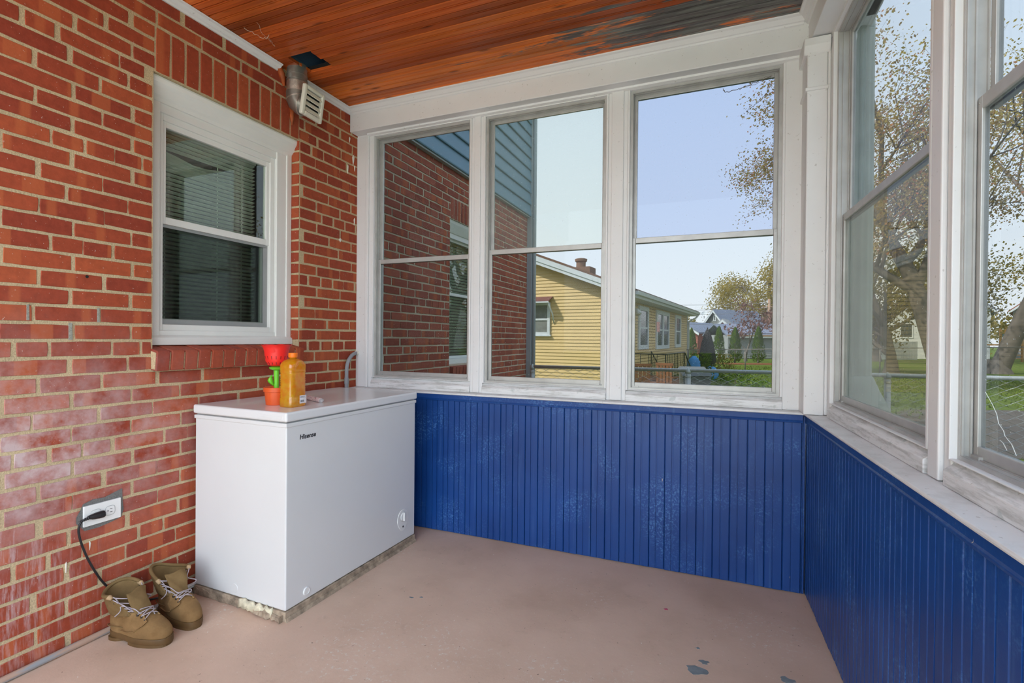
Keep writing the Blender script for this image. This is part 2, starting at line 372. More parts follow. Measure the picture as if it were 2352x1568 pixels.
# ---- bricks
_bc = {}
def brick_mesh(length, height, var, mat, depth=0.02):
    key = (round(length, 3), round(height, 3), var, mat.name)
    if key in _bc: return _bc[key]
    rr = random.Random(hash((round(length * 1000), round(height * 1000), var)) & 0xffff)
    l, h = length / 2, height / 2; nx = max(2, int(length / 0.05)); pts = []
    for i in range(nx): pts.append((-l + 2 * l * i / nx, -h))
    pts.append((l, -h)); pts.append((l, 0.0))
    for i in range(nx): pts.append((l - 2 * l * i / nx, h))
    pts.append((-l, h)); pts.append((-l, 0.0))
    P = []
    for (a, b) in pts:
        cr = abs(abs(a) - l) < 1e-6 and abs(abs(b) - h) < 1e-6
        k = 0.0012 if cr else 0.0
        P.append((a - math.copysign(k, a) + rr.uniform(-.0012, .0012), b - math.copysign(k, b) + rr.uniform(-.0012, .0012)))
    n = len(P); ins = 0.0016
    r0 = [(-depth, a, b) for a, b in P]; r1 = [(-0.0018, a, b) for a, b in P]
    r2 = [(0.0, a * (1 - ins / l), b * (1 - ins / h)) for a, b in P]
    mb = MB().loft([r0, r1, r2]); mb.f.append(tuple(range(2 * n, 3 * n)))
    me = mb.mesh('brick', mat); _bc[key] = me
    return me
def lay_bricks(parent, mats, y0, y1, rows, zbase, course, pitch, phase, openings, headers, x=0.004, score=None, limit=300, hh=None, skip=None):
    """running bond on the plane x; returns list of (len,height,y,z)"""
    out = []
    j = 0.0120
    for k in rows:
        za = zbase + k * course; zc = za + course / 2; h = course - j
        hd = k in headers; p = pitch * 0.5 if hd else pitch
        ph = phase + (0 if k % 2 == 0 else pitch / 2) + (pitch * 0.25 if hd else 0) + R.uniform(-.012, .012)
        n0 = math.floor((y0 - ph) / p) - 1
        edges = []; y = ph + n0 * p
        cuts = [y0, y1]; spans = [(y0, y1)]
        for (oa, ob, oz0, oz1) in openings:
            if zc > oz0 and zc < oz1:
                ns = []
                for a, b in spans:
                    if ob <= a or oa >= b: ns.append((a, b)); continue
                    if oa > a: ns.append((a, oa - j / 2 if oa - a > .02 else oa))
                    if ob < b: ns.append((ob + j / 2, b))
                spans = ns
        while y < y1 + p:
            jit = R.uniform(-.007, .007)
            a, b = y + jit + j / 2, y + p + R.uniform(-.004, .004) - j / 2
            if hd and R.random() < .22: b += p; y += p
            for sa, sb in spans:
                ca, cb = max(a, sa), min(b, sb)
                if cb - ca > 0.028: out.append((cb - ca, h + R.uniform(-.002, .002), (ca + cb) / 2, zc + R.uniform(-.0012, .0012)))
            y += p
    return out
def commit_bricks(parent, lst, x, mp, ms, score, limit=300):
    lst = sorted(lst, key=score, reverse=True)
    for (l, h, y, z) in lst[:limit]:
        put('brick', brick_mesh(round(l / .004) * .004, round(h / .002) * .002, R.randrange(3), mp), parent, (x + R.uniform(-.001, .001), y, z))
    mb = MB()
    for (l, h, y, z) in lst[limit:]:
        me = brick_mesh(round(l / .004) * .004, round(h / .002) * .002, R.randrange(3), ms)
        mb.add([(v.co.x + x, v.co.y + y, v.co.z + z) for v in me.vertices], [tuple(p.vertices) for p in me.polygons])
    if mb.v:
        o = mb.build('brick_field', ms, parent, kind='stuff')
# porch wall
OPN = (-1.377, -0.526, 1.195, 2.435)     # window opening y0,y1,z0,z1
wl = MB()
wl.box(-0.16, 0.0, -5.1, OPN[0], -0.4, CZ); wl.box(-.16, -.001, -5.1, .14, CZ, 2.92); wl.box(-0.16, 0.0, OPN[1], 0.14, -0.4, CZ)  # unseen length and top strip shaped to keep stray sun out
wl.box(-0.16, 0.0, OPN[0], OPN[1], -0.4, OPN[2] - 0.02); wl.box(-0.16, 0.0, OPN[0], OPN[1], OPN[3], CZ)
wl = wl.build('wall_left', MT['mortar']); struct(wl, 'red brick house wall of the porch with sandy mortar joints', 'wall')
ops = [(OPN[0], OPN[1], 1.09, 2.43), (-1.367, -0.535, 2.43, 2.645)]
bl = lay_bricks(wl, None, YB, 0.06, range(-18, 24), 1.22, 0.0677, 0.2165, -1.688, ops, (-13, -7, -1, 5, 11, 17))
bl = [b for b in bl if not (b[3] > CZ - 0.03)]
def sc1(b):
    l, h, y, z = b; d = math.hypot(2.36, y + 2.853)
    vis = 1.0 if y + l / 2 > -1.93 else -5
    if z < 0.9 and -1.17 < y < -0.25 and z < 0.86: vis = -3      # behind the freezer
    return vis * l * 1.3 / d / d * (2.36 / d)
commit_bricks(wl, bl, 0.003, MT['brick'], MT['brick_stuff'], sc1, 300)
for k in range(0, 18):
    zc = 1.22 + k * .0677 + .0339
    if zc < 2.43:
        o = put('brick', brick_mesh(0.088, 0.056, R.randrange(3), MT['brick']), wl, (-0.0435, OPN[1] - 0.004, zc)); o.rotation_euler = (0, 0, math.radians(-90))
# soldier course over the window
ys = ticks(-1.372, -0.53, 0.0677)
for a, b in zip(ys[:-1], ys[1:]):
    o = put('brick', brick_mesh(0.196 if 1 else 0, round((b - a - .011) / .002) * .002, R.randrange(3), MT['brick']), wl, (0.004, (a + b) / 2, 2.536)); o.rotation_euler = (math.radians(90), 0, 0)
# rowlock sill bricks, sloped and projecting
sill = MB().prism([(-0.10, 1.10), (0.030, 1.090), (0.037, 1.165), (-0.10, 1.197)], 'y', -1.384, -0.522).build('sill_bed', MT['mortar'], wl)
ys = ticks(-1.388, -0.520, 0.066)
for i, (a, b) in enumerate(zip(ys[:-1], ys[1:])):
    w = (b - a - .010) / 2; dz = R.uniform(-.002, .002); dx = R.uniform(-.002, .002)
    mb = MB().prism([(-0.09, 1.100 + dz), (0.036 + dx, 1.084 + dz), (0.045 + dx, 1.168 + dz), (0.038 + dx, 1.176 + dz), (-0.09, 1.204 + dz)], 'y', (a + b) / 2 - w, (a + b) / 2 + w)
    mb.build('brick', MT['brick'], wl, bevel=0.003)
# mortar patch round the outlet, grey re-pointed joints, hole
MB().add([(0.0065, y, z) for y, z in [(-1.668, .515), (-1.652, .545), (-1.645, .562), (-1.61, .572), (-1.57, .568), (-1.53, .580), (-1.502, .588), (-1.500, .535), (-1.496, .50), (-1.505, .466), (-1.54, .458), (-1.59, .450), (-1.64, .452), (-1.652, .47), (-1.668, .49)]], [tuple(range(15))]).build('cement_patch', MT['patch'], wl)
for y, z, w, h in [(-1.688, 1.257, .006, .034), (-1.82, 1.325, .004, .03), (-1.592, 1.325, .004, .03)]:
    MB().prism([(y - w, z - h), (y + w, z - h), (y + w * .8, z + h), (y - w, z + h * .9)], 'x', 0.0, 0.0055).build('grey_pointing', MT['pointing'], wl)
MB().lathe([(0.006, 0), (0.0055, 0.0015)], 9).xf(Matrix.Translation((0.004, -1.633, 1.478)) @ Matrix.Rotation(math.radians(90), 4, 'Y')).build('drill_hole', MT['void'], wl)
# white paint drips near the corner
MT['drip'] = plain('white_paint_drip', (0.82, 0.81, 0.72), 0.5)
for i, (y, z, w, h) in enumerate([(-.045, 2.475, .010, .035), (-.085, 2.60, .006, .02), (-.10, 2.395, .004, .03), (-.03, 2.42, .004, .02), (-.17, 1.895, .009, .014), (-.03, 2.05, .006, .025), (-1.62, .385, .003, .018), (-1.70, .33, .0015, .022), (-.05, 2.70, .008, .014)]):
    MB().prism([(y - w, z + h * .5), (y - w * .2, z - h), (y + w * .5, z - h * .2), (y + w, z + h * .6), (y, z + h)], 'x', 0.0, 0.0062).build('paint_drip', MT['drip'], wl)

# ---- ceiling
ce = MB().box(-0.05, 3.05, YB, -0.75, CZ + 0.016, CZ + 0.03).box(0.30, 3.05, -0.75, 0.05, CZ + 0.016, CZ + 0.03).box(-0.05, 0.30, -0.57, 0.05, CZ + 0.016, CZ + 0.03).box(-0.05, 0.09, -0.75, -0.57, CZ + 0.016, CZ + 0.03).build('ceiling', MT['void'])  # black backing puts the shade of the seams into the colour
struct(ce, 'orange varnished beadboard porch ceiling with grey weathered boards and a broken hole', 'ceiling')
def plank_prof(w, t=0.016):
    d = 0.008; h = w / 2
    return [(-h + .0030, t), (-h + .0030, .003), (-h + .0044, 0), (-.0095, 0), (-.0092, t * .95), (-.0046, t * .95), (-.0042, .0012), (.0010, .0008), (.0030, .0100), (.0052, .0100), (.0056, 0), (h - .0044, 0), (h - .0030, .003), (h - .0030, t)]
pw = 0.0835; n = 0; y = -0.06
while y > YB:
    yc = y - pw / 2; pr = [(yc + a, CZ + b) for a, b in plank_prof(pw)]
    segs = [(0.0, 2.93)]
    if -0.745 < yc < -0.575:
        segs = [(0.0, 0.125 + R.uniform(-.012, .02)), (0.283 + R.uniform(-.012, .012), 2.93)]
    elif abs(yc + 0.50) < 0.05: segs = [(0.0, 2.02), (2.0225, 2.93)]
    for a, b in segs: MB().prism(pr, 'x', a, b).build('plank', MT['pine'], ce)
    y -= pw; n += 1
# roof void and porch roof above
rf = MB().box(-0.15, 3.06, YB - .05, 0.20, CZ + 0.26, CZ + 0.34).box(-0.05, 3.1, YB - 0.05, YB + 0.02, CZ + .02, CZ + .27).box(-.15, -.02, YB - .05, .2, CZ + .02, CZ + .27).box(-.02, 2.98, .10, .2, CZ + .02, CZ + .27).build('roof', MT['void'])
MB().box(2.955, 3.06, YB - .05, .2, CZ + .022, CZ + .26).build('eave_board', MT['white'], rf)
struct(rf, 'low porch roof above the ceiling boards', 'roof')

# ---- far wall (window wall) and right wall share one builder: local x = along, y = outward, z = up
OY = -0.045
def wainscot(root, x0, x1, yw, ztop=0.872, zbot=0.004, w=0.0805, label=None):
    MB().box(x0, x1, yw + 0.012, yw + 0.10, 0.0, 0.885).build('backing', MT['blue'], root)
    x = x0
    g = 0.003; d = 0.0055
    while x < x1 - .01:
        xe = min(x + w, x1); L = xe - x; h = L / 2
        base = [(-h + .0010, .012), (-h + .0010, .004), (-h + .0038, 0), (-.0065, 0), (-.0058, d), (-.0058 + g, d), (-.0018, .0006), (.003, .0006), (.0048, 0), (h - .0038, 0), (h - .0010, .004), (h - .0010, .012)]
        MB().prism([(x + h + a, yw + b) for a, b in base], 'z', zbot + R.uniform(0, .006), ztop).build('board', MT['blue'], root)
        x = xe
def cap_rail(root, x0, x1, yw, yn):
    # moulded blue rail under the stool
    pr = [(yw + .01, .842), (yw - .008, .842), (yw - .010, .850), (yn + .004, .856), (yn + .003, .884), (yw + .01, .884)]
    MB().prism(pr, 'x', x0, x1).build('cap_rail', MT['blue'], root, bevel=.0015)
def stool(name, root, x0, x1, yn, yi):
    pr = [(yn, .884), (yn - .002, .889), (yn, .895), (yi, .899), (yi, .884)]
    return MB().prism(pr, 'x', x0, x1).build(name, MT['stool'], root, bevel=.001)
def storm_window(nn, root_loc, rz, x0, x1, z0, z1, zm, label, gu='glass', gl='glass', yb=0.0, up=0.0, fd=.090):
    w = thing('window_%d' % nn, label, 'window', root_loc, rz); w['kind'] = 'structure'
    # wooden stops lining the opening
    MB().ring(x0, x1, z0 + .004, z1, .011, yb - .004, yb + .030, wb=.004).build('stop_moulding', MT['white'], w, bevel=.004)
    a, b = x0 + .011, x1 - .011
    fr = MB().ring(a, b, z0 + .008, z1 - .011, .010, yb + .012, yb + fd)
    fr.ring(a + .010, b - .010, z0 + .014, z1 - .019, .005, yb + .014, yb + .018); fr.ring(a + .010, b - .010, z0 + .014, z1 - .019, .006, yb + .030, yb + .034); fr.ring(a + .010, b - .010, z0 + .014, z1 - .019, .007, yb + .053, yb + .057)
    fr.build('storm_frame', MT['alu'], w)
    a += .010; b -= .010
    us = MB().ring(a + .003, b - .003, zm - .012, z1 - .021, .021, yb + .058, yb + .074, wb=.030, wt=.022).build('upper_sash', MT['alu'], w, bevel=.002)
    MB().box(a + .020, b - .020, yb + .0645, yb + .0675, zm + .014, z1 - .040).build('pane', MT[gu], us)
    ls = MB().ring(a + .003, b - .003, z0 + .016, zm + .018 + up, .019, yb + .036, yb + .052, wb=.030, wt=.030).build('lower_sash', MT['alu'], w, bevel=.002)
    MB().box(a + .018, b - .018, yb + .0425, yb + .0455, z0 + .042, zm - .008 + up).build('pane', MT[gl], ls)
    for xx in (a + .012, b - .022):
        MB().box(xx, xx + .035 if xx < (a + b) / 2 else xx - .025, yb + .028, yb + .036, z0 + .017, z0 + .026).build('latch', MT['alu'], w)
    for xx in (a + .008, b - .008):
        for zz in (z0 + .024, z1 - .031, zm + .004):
            MB().lathe([(.0022, 0), (.0018, .0012)], 6).xf(Matrix.Translation((xx + (.004 if xx < (a + b) / 2 else -.004), yb + .036, zz)) @ Matrix.Rotation(math.radians(90), 4, 'X')).build('rivet', MT['greymetal'], w)
    # sloping timber sill below the frame
    MB().prism([(yb - .012, .897), (yb - .012, .935), (yb + .022, z0 + .006), (yb + .12, z0 - .004), (yb + .12, .897)], 'x', x0 - .0, x1 + .0).build('sill', MT['worn'], w, bevel=.003)
    return w

wb_ = struct(thing('wall_back', 'blue painted beadboard wall under the three windows', 'wall'))
wainscot(wb_, 0.012, 2.765, OY)
cap_rail(wb_, 0.012, 2.752, OY, -0.062)
zH = 2.645
MB().box(0.0, 2.95, 0.0, 0.16, zH, CZ + .02).build('header', MT['white'], wb_)
MB().box(-0.0, 2.95, 0.06, 0.16, -0.3, 0.90).build('outer_sheathing', MT['white'], wb_)
tr = stool('trim_1', None, 0.0, 2.775, -0.072, 0.10); struct(tr, 'narrow white window stool along the blue back wall', 'stool')
W1 = (0.135, 0.903); W2 = (0.989, 1.774); W3 = (1.884, 2.665); Z0 = 0.955
storm_window(1, (0, 0, 0), 0, W1[0], W1[1], Z0 + .008, zH, 1.768, 'storm window looking onto the outer brick wall beside the corner', 'glass', 'glass')
storm_window(2, (0, 0, 0), 0, W2[0], W2[1], Z0 + .003, zH, 1.785, 'middle storm window of the back wall with a dusty white upper pane', 'glass_milky', 'glass')
storm_window(3, (0, 0, 0), 0, W3[0], W3[1], Z0, zH + .004, 1.800, 'storm window by the corner column showing blue sky above and the garden below', 'glass_blue', 'glass')
def vtrim(nn, x0, x1, y0, y1, z0, z1, label, mb=None, parent=None):
    o = (mb or MB().box(x0, x1, y0, y1, z0, z1)).build('trim_%d' % nn, MT['white'], parent, bevel=.004)
    return struct(o, label, 'trim')
vtrim(2, 0, 0, 0, 0, 0, 0, 'white jamb boards between the brick wall and first window', MB().box(0.002, 0.082, -0.004, 0.13, .897, zH).box(0.082, 0.108, -0.014, 0.13, .897, zH).box(.108, .136, -.002, .13, .897, zH))
vtrim(3, 0, 0, 0, 0, 0, 0, 'white mullion between the first and middle window', MB().box(W1[1], W2[0], 0.0, 0.13, .897, zH).box(W1[1] + .022, W2[0] - .02, -.010, 0.0, .899, zH))
vtrim(4, 0, 0, 0, 0, 0, 0, 'white mullion between the middle and corner window', MB().box(W2[1], W3[0], 0.0, 0.13, .897, zH).box(W2[1] + .020, W3[0] - .022, -.010, 0.0, .899, zH))
vtrim(5, W3[1], 2.80, -0.006, 0.13, .897, zH, 'flat white casing board beside the corner column')
# beam, soffit and crown over the windows
bm_ = MB().box(0.002, 2.95, -0.080, 0.02, 2.655, CZ).build('trim_6', MT['white'], bevel=.004); struct(bm_, 'broad white frieze beam over the back windows', 'trim')
crown_pr = [(-.080, 2.768), (-.088, 2.770), (-.092, 2.778), (-.100, 2.780), (-.116, 2.796), (-.128, 2.800), (-.130, 2.806), (-.080, 2.806)]
cr = MB().prism(crown_pr, 'x', 0.030, 2.73).build('trim_7', MT['white']); struct(cr, 'white crown moulding between the back beam and ceiling', 'trim')
hm = MB().prism([(-.004, zH - .006), (-.02, zH), (-.024, zH + .012), (0.0, zH + .012)], 'x', 0.10, 2.74).build('trim_16', MT['white']); struct(hm, 'thin white bead moulding below the back beam', 'trim')
# trim along the brick wall
pr = [(0.0, 2.772), (.008, 2.772), (.011, 2.780), (.020, 2.783), (.030, 2.795), (.040, 2.797), (.042, 2.803), (0.0, 2.803)]
for a, b, nn, lb in ((YB, -0.690, 8, 'long off-white ceiling moulding along the brick wall'), (-0.535, -0.082, 17, 'short off-white ceiling moulding from vent hood to back beam')):
    o = MB().prism(pr, 'y', a, b).build('trim_%d' % nn, MT['white']); struct(o, lb, 'trim')

# ---- right wall, local frame
RZ = math.atan2(-1.0, 0.04); RN = Vector((1, 0.04, 0)).normalized()
YN = -0.078                                     # stool nose in the local frame
RO = Vector((2.749, 0, 0)) - RN * YN
RL = 3.0
wr_ = struct(thing('wall_right', 'blue painted beadboard wall under the right hand windows', 'wall', RO, RZ))
wainscot(wr_, 0.03, RL, YN + .018)
cap_rail(wr_, 0.035, RL, YN + .018, YN + .007)
MB().box(-.12, RL, 0.0, 0.10, zH, CZ + .02).build('header', MT['white'], wr_)
MB().box(-.12, RL, 0.075, 0.12, -0.3, 0.90).build('outer_sheathing', MT['white'], wr_)
o = stool('trim_9', None, 0.03, RL, YN, 0.10); o.location = RO; o.rotation_euler.z = RZ; struct(o, 'wide white window stool running along the right hand wall', 'stool')
R1 = (0.207, 1.225); R2 = (1.337, 2.25); R3 = (2.35, 2.95)
storm_window(4, RO, RZ, R1[0], R1[1], Z0 + .002, zH, 1.790, 'right hand storm window between corner column and post, showing trees', 'glass', 'glass_amber', yb=.0, fd=.060)
storm_window(5, RO, RZ, R2[0], R2[1], Z0 + .002, zH, 1.795, 'nearest right hand storm window with a cracked lower pane', 'glass', 'glass', yb=.0, fd=.060)
storm_window(6, RO, RZ, R3[0], R3[1], Z0 + .002, zH, 1.795, 'storm window in the right hand wall beside the camera', 'glass', 'glass', yb=.0, fd=.060)
for nn, mb, lb in ((10, MB().box(R1[1], R2[0], .004, .060, .897, zH).box(1.245, 1.305, -.010, .004, .899, zH), 'tall white post between the two right hand windows'),
                   (11, MB().box(0.10, R1[0], .002, .060, .897, zH).box(.10, .15, -.010, .002, .899, zH), 'white casing between corner column and right hand window'),
                   (12, MB().box(R2[1], R3[0], .018, .14, .897, zH).box(R3[1], RL, .018, .14, .897, zH), 'white post between right hand windows beside the camera')):
    o = mb.build('trim_%d' % nn, MT['white'], bevel=.004); o.location = RO; o.rotation_euler.z = RZ; struct(o, lb, 'trim')
o = MB().box(0.06, RL, YN, 0.02, 2.662, CZ).build('trim_13', MT['white'], bevel=.004); o.location = RO; o.rotation_euler.z = RZ; struct(o, 'broad white frieze beam over the right hand windows', 'trim')
o = MB().prism([(a + .080 + YN, b) for a, b in crown_pr], 'x', 0.03, RL).build('trim_14', MT['white']); o.location = RO; o.rotation_euler.z = RZ; struct(o, 'white crown moulding over the right hand beam', 'trim')
# corner column with capital
cc = MB().box(2.738, 2.822, -0.148, 0.10, .897, 2.655)
cc.box(2.729, 2.826, -0.156, 0.0, 2.415, 2.432)
cc.prism([(-0.148, 2.585), (-0.154, 2.592), (-0.165, 2.612), (-0.168, 2.62), (-0.168, 2.656), (0.0, 2.656), (0.0, 2.585)], 'x', 2.722, 2.832)
o = cc.build('trim_15', MT['white'], bevel=.005); struct(o, 'square white corner column with a moulded capital', 'column')

# ---- window in the brick wall
bw = struct(thing('window_7', 'white vinyl double-hung window with blinds set in the brick wall', 'window'))
y0, y1, z0, z1 = OPN[0], OPN[1], 1.198, 2.435
cas = MB().prism([(-.10, z0), (-.045, z0), (-.045, z0 + .035), (-.06, z0 + .045), (-.10, z0 + .05)], 'y', y0 + .001, y1 - .001)
cas.box(-.115, -.063, y0 + .001, y0 + .072, z0, z1 - .09); cas.box(-.115, -.063, y1 - .108, y1 - .001, z0 + .03, z1 - .09)
cas.box(-.115, -.056, y1 - .040, y1 - .004, z0 + .04, z1 - .09); cas.box(-.115, -.070, y0 + .072, y1 - .108, z1 - .14, z1 - .09)
cas.box(-.115, -.072, y0 + .07, y1 - .10, z0 + .045, z0 + .07)
cas.build('casing', MT['vinyl'], bw, bevel=.003)
MB().prism([(-.115, z1 - .10), (-.060, z1 - .10), (-.055, z1 - .085), (-.045, z1 - .075), (-.030, z1 - .045), (-.018, z1 - .030), (-.014, z1 - .012), (-.018, z1 - .001), (-.115, z1 - .001)], 'y', y0 + .001, y1 + .006).build('crown_moulding', MT['vinyl'], bw, bevel=.002)
gy0, gy1 = -1.262, -0.705; gz0, gz1, gm = 1.312, 2.240, 1.795
def yz_ring(mb, ya, yb, za, zb, w, xa, xb, wbt=None, wtp=None):
    wbt = w if wbt is None else wbt; wtp = w if wtp is None else wtp
    mb.box(xa, xb, ya, ya + w, za, zb); mb.box(xa, xb, yb - w, yb, za, zb); mb.box(xa, xb, ya + w, yb - w, za, za + wbt); mb.box(xa, xb, ya + w, yb - w, zb - wtp, zb); return mb
yz_ring(MB(), gy0 - .045, gy1 + .070, gz0 - .045, gz1 + .06, .028, -.118, -.082, wbt=.03, wtp=.035).build('vinyl_frame', MT['vinyl'], bw, bevel=.003)
us = yz_ring(MB(), gy0 - .020, gy1 + .045, gm - .018, gz1 + .026, .022, -.120, -.092, wbt=.034, wtp=.028).build('upper_sash', MT['vinyl'], bw, bevel=.002)
MB().box(-.108, -.105, gy0 - .004, gy1 + .028, gm + .012, gz1 + .002).build('pane', MT['glass_house'], us)
ls = yz_ring(MB(), gy0 - .016, gy1 + .040, gz0 - .016, gm + .012, .020, -.150, -.122, wbt=.03, wtp=.03).build('lower_sash', MT['vinyl'], bw, bevel=.002)
MB().box(-.137, -.134, gy0, gy1 + .024, gz0 + .01, gm - .014).build('pane', MT['glass_house'], ls)
hs = yz_ring(MB(), gy0 - .017, gy1 + .046, gz0 - .014, gm - .018, .008, -.112, -.104, wbt=.024, wtp=.014)
hs.box(-.112, -.104, gy1 + .012, gy1 + .038, gz0 + .01, gm - .03)
hs = hs.build('half_screen', MT['screenframe'], bw)
MB().box(-.1085, -.1075, gy0 - .01, gy1 + .012, gz0 + .009, gm - .03).build('screen_mesh', MT['glass_screen'], hs)
# blind
bd = MB().box(-.205, -.175, gy0 - .03, gy1 + .02, gz1 + .01, gz1 + .04).build('blind_headrail', MT['blind'], bw)
ns = 44; zs = [gz1 + .0 - i * 0.0213 for i in range(ns)]
for i, z in enumerate(zs):
    droop = 0.0
    pts = []
    for k in range(9):
        yy = gy0 - .028 + (gy1 - gy0 + .045) * k / 8; t = k / 8
        dz = 0.0
        if 4 <= i <= 7: dz = -(0.030 - (i - 4) * .006) * math.exp(-((t - .42) / .20) ** 2)
        pts.append((yy, z + dz))
    mb = MB(); rings = []
    for yy, zz in pts: rings.append([(-.203, yy, zz - .0042), (-.191, yy, zz + .0012), (-.178, yy, zz + .0042), (-.178, yy, zz + .0034), (-.191, yy, zz), (-.203, yy, zz - .0050)])
    mb.loft(rings, caps=True).build('slat', MT['blind'], bd)
for yy in (gy0 + .07, gy0 + .355, gy1 - .05): MB().box(-.206, -.2045, yy - .003, yy + .003, gz0 - .02, gz1 + .02).build('ladder_tape', MT['blind'], bd)
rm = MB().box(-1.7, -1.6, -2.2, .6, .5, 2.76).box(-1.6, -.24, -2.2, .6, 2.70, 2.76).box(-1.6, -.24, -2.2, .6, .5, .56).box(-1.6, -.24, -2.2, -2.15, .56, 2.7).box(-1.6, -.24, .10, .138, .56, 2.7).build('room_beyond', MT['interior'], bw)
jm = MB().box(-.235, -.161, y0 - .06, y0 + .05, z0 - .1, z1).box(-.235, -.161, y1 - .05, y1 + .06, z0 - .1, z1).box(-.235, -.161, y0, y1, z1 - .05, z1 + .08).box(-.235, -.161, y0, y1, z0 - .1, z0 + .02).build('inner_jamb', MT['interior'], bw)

# ================================================================== PORCH OBJECTS
# ---- chest freezer
FZ = math.radians(-1.6)
fr = thing('chest_freezer', 'white chest freezer on a torn cardboard base beside the brick wall', 'freezer', (0.345, -0.722, 0.0), FZ)
fx, fy = 0.300, 0.482     # half depth (x), half length (y)
MB().box(-fx, fx, -fy, fy, 0.045, 0.862).build('body', MT['freezer'], fr, bevel=.006, seg=3)
MB().box(-fx - .004, fx + .004, -fy - .004, fy + .004, 0.846, 0.864).build('top_rim', MT['freezer'], fr, bevel=.003)
MB().box(-fx + .006, fx - .006, -fy + .006, fy - .006, 0.862, 0.872).build('gasket', MT['screenframe'], fr)
lid = MB().box(-fx - .008, fx + .008, -fy - .008, fy + .008, 0.870, 0.913).build('lid', MT['freezer_lid'], fr, bevel=.009, seg=4)
MB().prism([(fx - .165, .880), (fx - .015, .880), (fx - .013, .8975), (fx - .165, .899)], 'y', -fy - .0086, -fy - .004).build('hand_grip', MT['freezer'], lid, bevel=.002)
MB().prism([(fx - .160, .8845), (fx - .020, .8825), (fx - .020, .8855), (fx - .160, .889)], 'y', -fy - .0092, -fy - .0084).build('grip_lip', MT['freezer_lid'], lid)
# torn cardboard and foam base
base = []
rr = random.Random(5); N_ = 60
MB().box(-fx - .006, fx + .004, -fy - .004, fy + .002, 0.0, 0.042).build('cardboard_base', MT['card'], fr, bevel=.003)
MB().prism([(fx + .004, .0), (fx + .013, .0), (fx + .008, .018), (fx + .004, .018)], 'y', -fy - .004, fy).build('cardboard_flap', MT['card'], fr)
def rag(p0, p1, n, z0, z1, thick, seed):
    rr = random.Random(seed); a, b = Vector(p0), Vector(p1); d = (b - a).normalized(); nn = Vector((d.y, -d.x, 0)); rings = []
    for i in range(n + 1):
        p = a.lerp(b, i / n); zz0 = z0 + rr.uniform(-.004, .006); zz1 = z1 + rr.uniform(-.012, .006); t_ = thick * rr.uniform(.4, 1.3)
        rings.append([tuple(p + Vector((0, 0, max(0, zz0)))), tuple(p + nn * t_ + Vector((0, 0, max(.001, zz0 + .003)))), tuple(p + nn * t_ * .8 + Vector((0, 0, zz1))), tuple(p + Vector((0, 0, zz1 + .003)))])
    return MB().loft(rings, caps=True)
rag((.02, -fy - .003, 0), (.23, -fy - .003, 0), 16, .006, .046, .012, 3).build('torn_foam', MT['foam'], fr, smooth=True)
rag((.12, -fy - .008, 0), (.29, -fy - .006, 0), 15, .0, .030, .016, 9).build('torn_cardboard', MT['card'], fr)
rag((-.28, -fy - .003, 0), (.03, -fy - .003, 0), 16, .0, .034, .005, 12).build('torn_cardboard', MT['card'], fr)
# dial plate, knob, indicator, drain plugs
dpts = []
for i in range(28):
    a = 2 * math.pi * i / 28; c_, s_ = math.cos(a), math.sin(a)
    dpts.append((.052 * (abs(c_) ** .8) * math.copysign(1, c_) * (1.0 if s_ > -.2 else .62 + .38 * (1 + s_)) - .098 + fy * 0, .163 + .062 * s_))
pl = MB().prism([(a + fy * .0 + .46, b) for a, b in dpts], 'x', fx, fx + .003).build('dial_plate', MT['plate'], fr, loc=(0, 0, .005))
kb = MB().lathe([(.026, 0), (.025, .004), (.022, .006)], 24).xf(Matrix.Translation((fx + .003, .362, .185)) @ Matrix.Rotation(math.radians(90), 4, 'Y')).build('dial', MT['freezer'], pl)
MB().box(fx + .008, fx + .018, .356, .368, .160, .210).build('dial_grip', MT['plate'], kb, bevel=.003)
MB().lathe([(.027, 0), (.027, .0006), (.0262, .0006), (.0262, 0)], 32, cap0=False, cap1=False).xf(Matrix.Translation((fx + .0032, .362, .185)) @ Matrix.Rotation(math.radians(90), 4, 'Y')).build('dial_mark', MT['screenframe'], pl)
MB().lathe([(.006, 0), (.005, .002)], 12).xf(Matrix.Translation((fx + .003, .362, .126)) @ Matrix.Rotation(math.radians(90), 4, 'Y')).build('indicator_light', MT['ink'], pl)
MB().lathe([(.019, 0), (.018, .005), (.014, .006), (.012, .0045), (.011, .0045)], 24).xf(Matrix.Translation((fx, -.365, .083)) @ Matrix.Rotation(math.radians(90), 4, 'Y')).build('drain_plug', MT['plate'], fr)
MB().lathe([(.021, 0), (.020, .0012)], 24).xf(Matrix.Translation((-.02, -fy, .082)) @ Matrix.Rotation(math.radians(90), 4, 'X')).build('drain_plug', MT['freezer'], fr)
def text(name, body, size, mat, parent, m, shear=0.0, bold=0.0, ext=0.0003):
    cu = bpy.data.curves.new(name, 'FONT'); cu.body = body; cu.size = size; cu.shear = shear; cu.offset = bold; cu.extrude = ext; cu.align_x = 'CENTER'
    tmp = bpy.data.objects.new(name, cu); COL.objects.link(tmp); bpy.context.view_layer.update()
    me = bpy.data.meshes.new_from_object(tmp.evaluated_get(bpy.context.evaluated_depsgraph_get())); bpy.data.objects.remove(tmp); me.materials.clear(); me.materials.append(mat)
    me.transform(m); return put(name, me, parent)
text('logo_lettering', 'Hisense', .030, MT['ink'], fr, Matrix.Translation((fx + .0006, -.362, .783)) @ Matrix.Rotation(math.radians(90), 4, 'Z') @ Matrix.Rotation(math.radians(90), 4, 'X'), .12, .0007)

